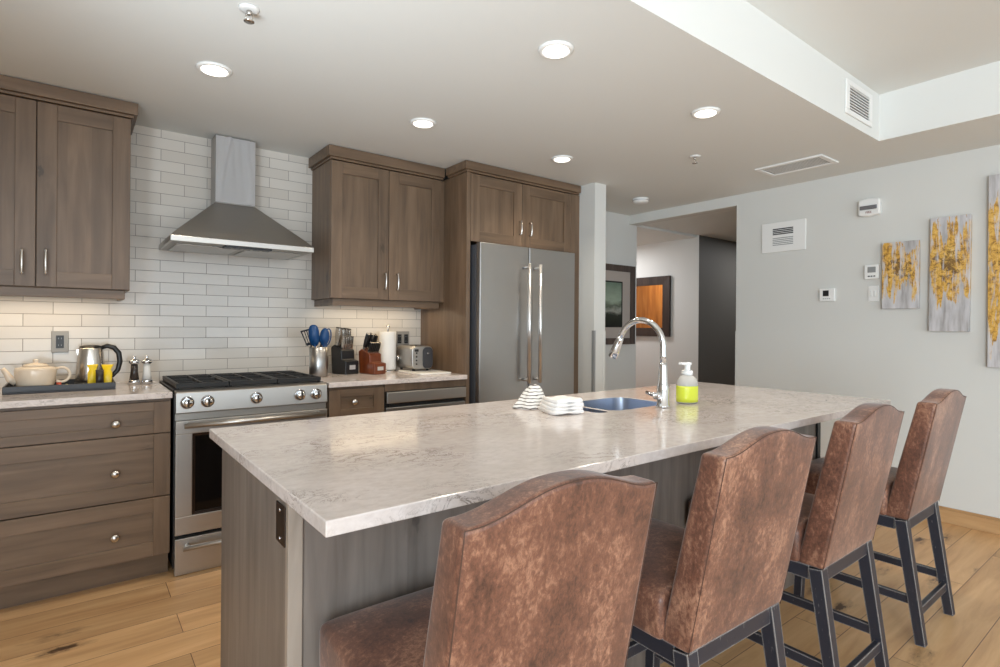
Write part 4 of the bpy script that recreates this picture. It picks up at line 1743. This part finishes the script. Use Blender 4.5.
mill(0.262, 3.62, 'pepper mill with dark peppercorns and chrome cap, nearer the tray', plain('peppercorns', rgb(52, 44, 40), 0.25), 'pepper')
mill(0.320, 3.62, 'salt mill with white salt and chrome cap, beside the range', plain('salt', rgb(226, 224, 220), 0.25), 'salt')


def outlet(label, x0, x1, z0, z1, n):
    t = thing('wall_outlet', label, 'outlet', ((x0 + x1) / 2, TW, z0))
    bm = bm_new()
    box(bm, x0, x1, TW - 0.006, TW - 0.0005, z0, z1)
    pl = obj('plate', bm, M['plate'], t, 0.002)
    w = (x1 - x0) / n
    for i in range(n):
        c = x0 + w * (i + 0.5)
        bm = bm_new()
        box(bm, c - 0.0165, c + 0.0165, TW - 0.0085, TW - 0.0062, (z0 + z1) / 2 - 0.034, (z0 + z1) / 2 + 0.034)
        sk = obj('socket', bm, M['black'], t, 0.001)
        bm = bm_new()
        for zz in (-0.018, 0.018):
            for xx in (-0.006, 0.006):
                box(bm, c + xx - 0.001, c + xx + 0.001, TW - 0.009, TW - 0.0086, (z0 + z1) / 2 + zz - 0.004, (z0 + z1) / 2 + zz + 0.004)
        obj('slots', bm, M['grey_plastic'], sk)


outlet('single black outlet in a metal plate on the tiles above the teapot', -0.097, -0.024, 1.09, 1.205, 1)
outlet('double black outlet in a metal plate on the tiles above the toaster', 1.922, 2.034, 1.09, 1.204, 2)

# ------------------------------------------------------------------ counter things, right
cx, cy = 1.258, 3.555
t = thing('utensil_crock', 'brushed steel utensil crock beside the range', 'crock', (cx, cy, CT))
bm = bm_new()
lathe(bm, [(0.058, 0.0005), (0.0595, 0.003), (0.0595, 0.19), (0.056, 0.192), (0.0555, 0.188), (0.0555, 0.008), (0.0, 0.007)], (cx, cy, CT), 36)
obj('body', bm, M['steel_v'], t)
blue = plain('blue silicone', rgb(16, 66, 116), 0.4)
navy = plain('dark navy nylon', rgb(24, 26, 38), 0.4)


def utensil(name, label, base, tip, w, h, mat, kind):
    """long handle rising out of the crock and a shaped head facing the room"""
    t = thing(name, label, 'utensil', base, 'utensils in the crock')
    b, p = Vector(base), Vector(tip)
    d = (p - b).normalized()
    side = Vector((1, -0.35, 0))
    side = (side - d * side.dot(d)).normalized()
    nrm = side.cross(d).normalized()
    bm = bm_new()
    tube(bm, [b, p + d * 0.012], 0.0055, 10)
    obj('handle', bm, mat if kind != 'whisk' else M['nickel'], t)
    bm = bm_new()
    if kind == 'slotted':
        def q(u, v):
            return p + side * (u * w / 2 * (0.72 + 0.28 * v)) + d * (h * v)
        for a, c_, lo, hi in ((-1, -0.78, 0, 1), (0.78, 1, 0, 1), (-1, 1, 0, 0.16), (-1, 1, 0.9, 1.0), (-0.45, -0.3, 0.1, 0.95), (-0.08, 0.08, 0.1, 0.95), (0.3, 0.45, 0.1, 0.95)):
            vs = []
            for s in (-0.002, 0.002):
                for u, v in ((a, lo), (c_, lo), (c_, hi), (a, hi)):
                    vs.append(bm.verts.new(q(u, v) + nrm * s))
            for f in ((3, 2, 1, 0), (4, 5, 6, 7), (0, 1, 5, 4), (1, 2, 6, 5), (2, 3, 7, 6), (3, 0, 4, 7)):
                bm.faces.new([vs[i] for i in f])
    elif kind == 'ring':
        pts = []
        for i in range(21):
            a = 2 * PI * i / 20
            pts.append(p + d * (h / 2 - h / 2 * math.cos(a)) + side * (w / 2 * math.sin(a)))
        tube(bm, pts, 0.0042, 8)
    else:
        n = 26
        outline = []
        for i in range(n):
            a = 2 * PI * i / n
            u, v = math.sin(a), -math.cos(a)
            k = 1.0 if kind == 'spoon' else 1.15
            sq = 0.75 if kind == 'spatula' else 1.0
            f = lambda z: math.copysign(abs(z) ** sq, z)
            outline.append(p + side * (w / 2 * f(u) * (1 - 0.16 * (v < 0) * abs(v))) + d * (h / 2 + h / 2 * f(v)))
        fr, bk = [], []
        cen = p + d * h / 2
        A = [bm.verts.new(o_ + nrm * 0.003) for o_ in outline]
        B = [bm.verts.new(o_ - nrm * 0.003) for o_ in outline]
        dish = 0.012 if kind == 'spoon' else 0.002
        ca = bm.verts.new(cen + nrm * (0.003 + dish))
        cb = bm.verts.new(cen - nrm * (0.003 - dish))
        for i in range(n):
            j = (i + 1) % n
            bm.faces.new((A[i], A[j], ca)).smooth = True
            bm.faces.new((B[j], B[i], cb)).smooth = True
            bm.faces.new((A[j], A[i], B[i], B[j])).smooth = True
    obj('head', bm, mat, t)
    return t


utensil('slotted_turner', 'dark slotted turner leaning toward the range in the crock', (1.272, 3.580, CT + 0.02), (1.210, 3.566, CT + 0.205), 0.075, 0.105, navy, 'slotted')
utensil('spatula', 'tall blue spatula in the middle of the utensil crock', (1.246, 3.545, CT + 0.02), (1.224, 3.530, CT + 0.197), 0.066, 0.14, blue, 'spatula')
utensil('serving_spoon', 'blue heart-tipped spoon in front of the crock utensils', (1.268, 3.53, CT + 0.02), (1.273, 3.508, CT + 0.195), 0.062, 0.12, blue, 'spoon')
utensil('potato_masher', 'bent wire utensil between the blue heads in the crock', (1.252, 3.592, CT + 0.02), (1.287, 3.590, CT + 0.215), 0.034, 0.06, M['bronze'], 'ring')
utensil('ladle', 'blue-rimmed ladle at the crock side nearest the knife blocks', (1.282, 3.56, CT + 0.02), (1.305, 3.550, CT + 0.20), 0.04, 0.11, blue, 'ring')


# knife blocks
def knife_block(label, x, y, rz, w, d_, hb, hf, mat, plate):
    """slanted block; its slots face the room and the wall side stands highest"""
    t = thing('knife_block', label, 'knife block', (x, y, CT), 'knife blocks')
    t.rotation_euler = (0, 0, rz)
    bm = bm_new()
    prof = [(-d_ / 2, 0.0005), (d_ / 2, 0.0005), (d_ / 2 + 0.012, hb * 0.9), (d_ / 2 - 0.02, hb), (-d_ * 0.18, hf + 0.012), (-d_ * 0.2, hf * 0.66), (-d_ / 2, hf * 0.6)]
    A = [bm.verts.new((-w / 2, u, v)) for u, v in prof]
    B = [bm.verts.new((w / 2, u, v)) for u, v in prof]
    bm.faces.new(A)
    bm.faces.new(B[::-1])
    for i in range(len(prof)):
        j = (i + 1) % len(prof)
        bm.faces.new((A[i], B[i], B[j], A[j]))
    me_par = obj('block', bm, mat, None, 0.006, 3)
    me_par.parent = t
    bm = bm_new()
    box(bm, -0.024, 0.024, -d_ / 2 - 0.0025, -d_ / 2 - 0.0003, hf * 0.22, hf * 0.42)
    p = obj('name_plate', bm, plate, None)
    p.parent = t
    return t


def knife(label, block, lx, ly, lz, ln, th, mats, group, tilt, name='kitchen_knife'):
    t = thing(name, label, 'knife', (0, 0, 0), group)
    r = Matrix.Rotation(block.rotation_euler.z, 4, 'Z')
    t.location = block.location + (r @ Vector((lx, ly, lz)))
    t.rotation_euler = Euler((tilt, 0, block.rotation_euler.z))
    bm = bm_new()
    box(bm, -th * 0.55, th * 0.55, -th * 0.8, th * 0.8, 0.0, ln * 0.16)
    b = obj('bolster', bm, M['nickel'], None, 0.001)
    b.parent = t
    bm = bm_new()
    n = 7
    rings = []
    for i in range(n + 1):
        u = i / n
        wy = th * (0.85 + 0.22 * math.sin(PI * u) + 0.12 * u)
        z = ln * (0.16 + 0.84 * u)
        rings.append([bm.verts.new(q) for q in ((-th / 2, -wy, z), (th / 2, -wy, z), (th / 2, wy, z), (-th / 2, wy, z))])
    for A, B in zip(rings, rings[1:]):
        for i in range(4):
            bm.faces.new((A[i], A[(i + 1) % 4], B[(i + 1) % 4], B[i]))
    bm.faces.new(rings[0][::-1])
    bm.faces.new(rings[-1])
    h = obj('handle', bm, mats[0], None, 0.0015)
    h.parent = t
    bm = bm_new()
    box(bm, -th * 0.5, th * 0.5, -th * 0.95, th * 0.95, ln + 0.0003, ln + 0.006)
    c = obj('end_cap', bm, mats[1], None, 0.001)
    c.parent = t
    return t


blk = plain('black lacquered wood', rgb(24, 24, 26), 0.35)
plate = plain('silver plate', rgb(205, 204, 202), 0.3, 0.5)
kb1 = knife_block('black knife block standing nearest the utensil crock', 1.478, 3.655, 0.28, 0.112, 0.15, 0.20, 0.15, blk, plate)
kb2 = knife_block('red-brown wooden knife block next to the paper towel roll', 1.636, 3.56, 0.22, 0.10, 0.17, 0.17, 0.125, M['block_wood'], plate)


def dup_knife(src, block, lx, ly, lz, tilt, label=None, s=1.0):
    r = Matrix.Rotation(block.rotation_euler.z, 4, 'Z')
    k = dup(src, block.location + (r @ Vector((lx, ly, lz))), label)
    k.rotation_euler = Euler((tilt, 0, block.rotation_euler.z))
    k.scale = (s, s, s)
    return k


g1 = 'large knives in the black block'
T1 = 0.12
k0 = knife('large white-sided knife in the black block, nearest the crock', kb1, -0.042, 0.035, 0.196, 0.118, 0.019, (M['nickel'], M['black']), g1, T1)
k0['label'] = 'large steel-handled knife at the crock end of the black block'
for lx, lb in ((-0.012, 'second large steel-handled knife in the black block'), (0.015, 'third large steel-handled knife in the black block'), (0.042, 'large steel-handled knife at the wooden-block end of the black block')):
    dup_knife(k0, kb1, lx, 0.035, 0.196 - abs(lx) * 0.1, T1, lb, 0.96)
g2 = 'steak knives in the black block'
s0 = knife('slim steel steak knife in the front row of the black block', kb1, -0.028, -0.005, 0.168, 0.085, 0.0105, (M['nickel'], M['nickel']), g2, T1, 'steak_knife')
for i in range(1, 5):
    dup_knife(s0, kb1, -0.028 + i * 0.018, -0.005, 0.168, T1)
g3 = 'large knives in the wooden block'
T2 = 0.38
w0 = knife('dark-handled knife at the top of the wooden block, nearest the black block', kb2, -0.034, 0.05, 0.168, 0.112, 0.015, (M['black'], M['nickel']), g3, T2)
for lx, ly, lz, lb in ((-0.006, 0.05, 0.168, 'dark-handled knife in the middle of the wooden block top'), (0.03, 0.045, 0.162, 'dark-handled knife in the wooden block, nearest the paper towel')):
    dup_knife(w0, kb2, lx, ly, lz, T2, lb)
g4 = 'steak knives in the wooden block'
u0 = knife('small dark-handled steak knife in the front of the wooden block', kb2, -0.036, 0.0, 0.143, 0.075, 0.009, (M['black'], M['nickel']), g4, T2, 'steak_knife')
for i in range(1, 6):
    dup_knife(u0, kb2, -0.036 + i * 0.0148, 0.0, 0.143, T2)

# paper towel
cx, cy = 1.812, 3.69
t = thing('paper_towel', 'white paper towel roll on a chrome stand behind the wooden knife block', 'paper towel', (cx, cy, CT))
bm = bm_new()
lathe(bm, [(0.064, 0.0005), (0.064, 0.008), (0.01, 0.012), (0.006, 0.014), (0.006, 0.305), (0.004, 0.31), (0.011, 0.318), (0.013, 0.326), (0.009, 0.334), (0.0, 0.337)], (cx, cy, CT), 24)
obj('stand', bm, M['chrome'], t)
bm = bm_new()
lathe(bm, [(0.02, 0.0145), (0.06, 0.0145), (0.061, 0.02), (0.061, 0.285), (0.06, 0.288), (0.02, 0.288)], (cx, cy, CT), 36)
pt = NT('white paper').set(Base_Color=rgb(238, 237, 234), Roughness=0.9)
pt.bump(pt.noise(pt.coords(False), 120, 2), 0.3, 0.002)
obj('roll', bm, pt.m, t)

# cutting board and toaster
bm = bm_new()
prism(bm, rrect(1.845, 2.10, 3.265, 3.60, 0.02), 'Z', CT + 0.0008, CT + 0.011)
o = obj('cutting_board', bm, plain('white polyethylene', rgb(236, 233, 226), 0.4), None, 0.002, loc=(1.97, 3.43, CT))
tag(o, 'white cutting board lying under the toaster', 'cutting board')
t = thing('toaster', 'brushed steel toaster with dark control end by the fridge panel', 'toaster', (1.965, 3.57, CT + 0.0115))
x0, x1, y0, y1 = 1.885, 2.055, 3.455, 3.70
z0 = CT + 0.0115
bm = bm_new()
prof = rrect(x0, x1, z0 + 0.012, z0 + 0.178, 0.035, 6)
prism(bm, prof, 'Y', y0 + 0.022, y1)
obj('body', bm, M['steel'], t, 0.004)
bm = bm_new()
prism(bm, rrect(x0 - 0.001, x1 + 0.001, z0 + 0.0125, z0 + 0.176, 0.036, 6), 'Y', y0, y0 + 0.0215)
ep = obj('control_end', bm, M['steel'], t, 0.006)
bm = bm_new()
prism(bm, rrect(x0 + 0.085, x1 - 0.004, z0 + 0.018, z0 + 0.168, 0.03, 6), 'Y', y0 - 0.004, y0 - 0.0005)
dk = obj('control_panel', bm, plain('dark grey plastic', rgb(58, 58, 62), 0.35), t, 0.002)
for i in range(4):
    bm = bm_new()
    lathe(bm, [(0.006, 0), (0.006, -0.004), (0, -0.0045)], (x0 + 0.035, y0 - 0.0003, z0 + 0.05 + i * 0.026), 12, axis='Y')
    obj('button', bm, M['black'], ep)
bm = bm_new()
box(bm, x0 + 0.02, x0 + 0.05, y0 - 0.003, y0 - 0.0003, z0 + 0.138, z0 + 0.155)
obj('display', bm, M['black'], ep)
bm = bm_new()
box(bm, x0 + 0.112, x0 + 0.128, y0 - 0.018, y0 - 0.0045, z0 + 0.12, z0 + 0.132)
obj('lever', bm, M['chrome'], dk, 0.002)
for i in range(2):
    bm = bm_new()
    box(bm, x0 + 0.04 + i * 0.055, x0 + 0.07 + i * 0.055, y0 + 0.05, y1 - 0.03, z0 + 0.1785, z0 + 0.1795)
    obj('slot', bm, M['dark_gap'], t)
bm = bm_new()
for yy in (y0 + 0.03, y1 - 0.03):
    for xx in (x0 + 0.03, x1 - 0.03):
        lathe(bm, [(0.01, 0.0003), (0.01, 0.0118)], (xx, yy, z0), 12)
obj('feet', bm, M['black'], t)
bm = bm_new()
lathe(bm, [(0.02, -0.0003), (0.02, -0.008), (0.015, -0.012), (0.0, -0.013)], (x0, 3.668, z0 + 0.085), 20, axis='X')
obj('dial', bm, M['chrome'], t)
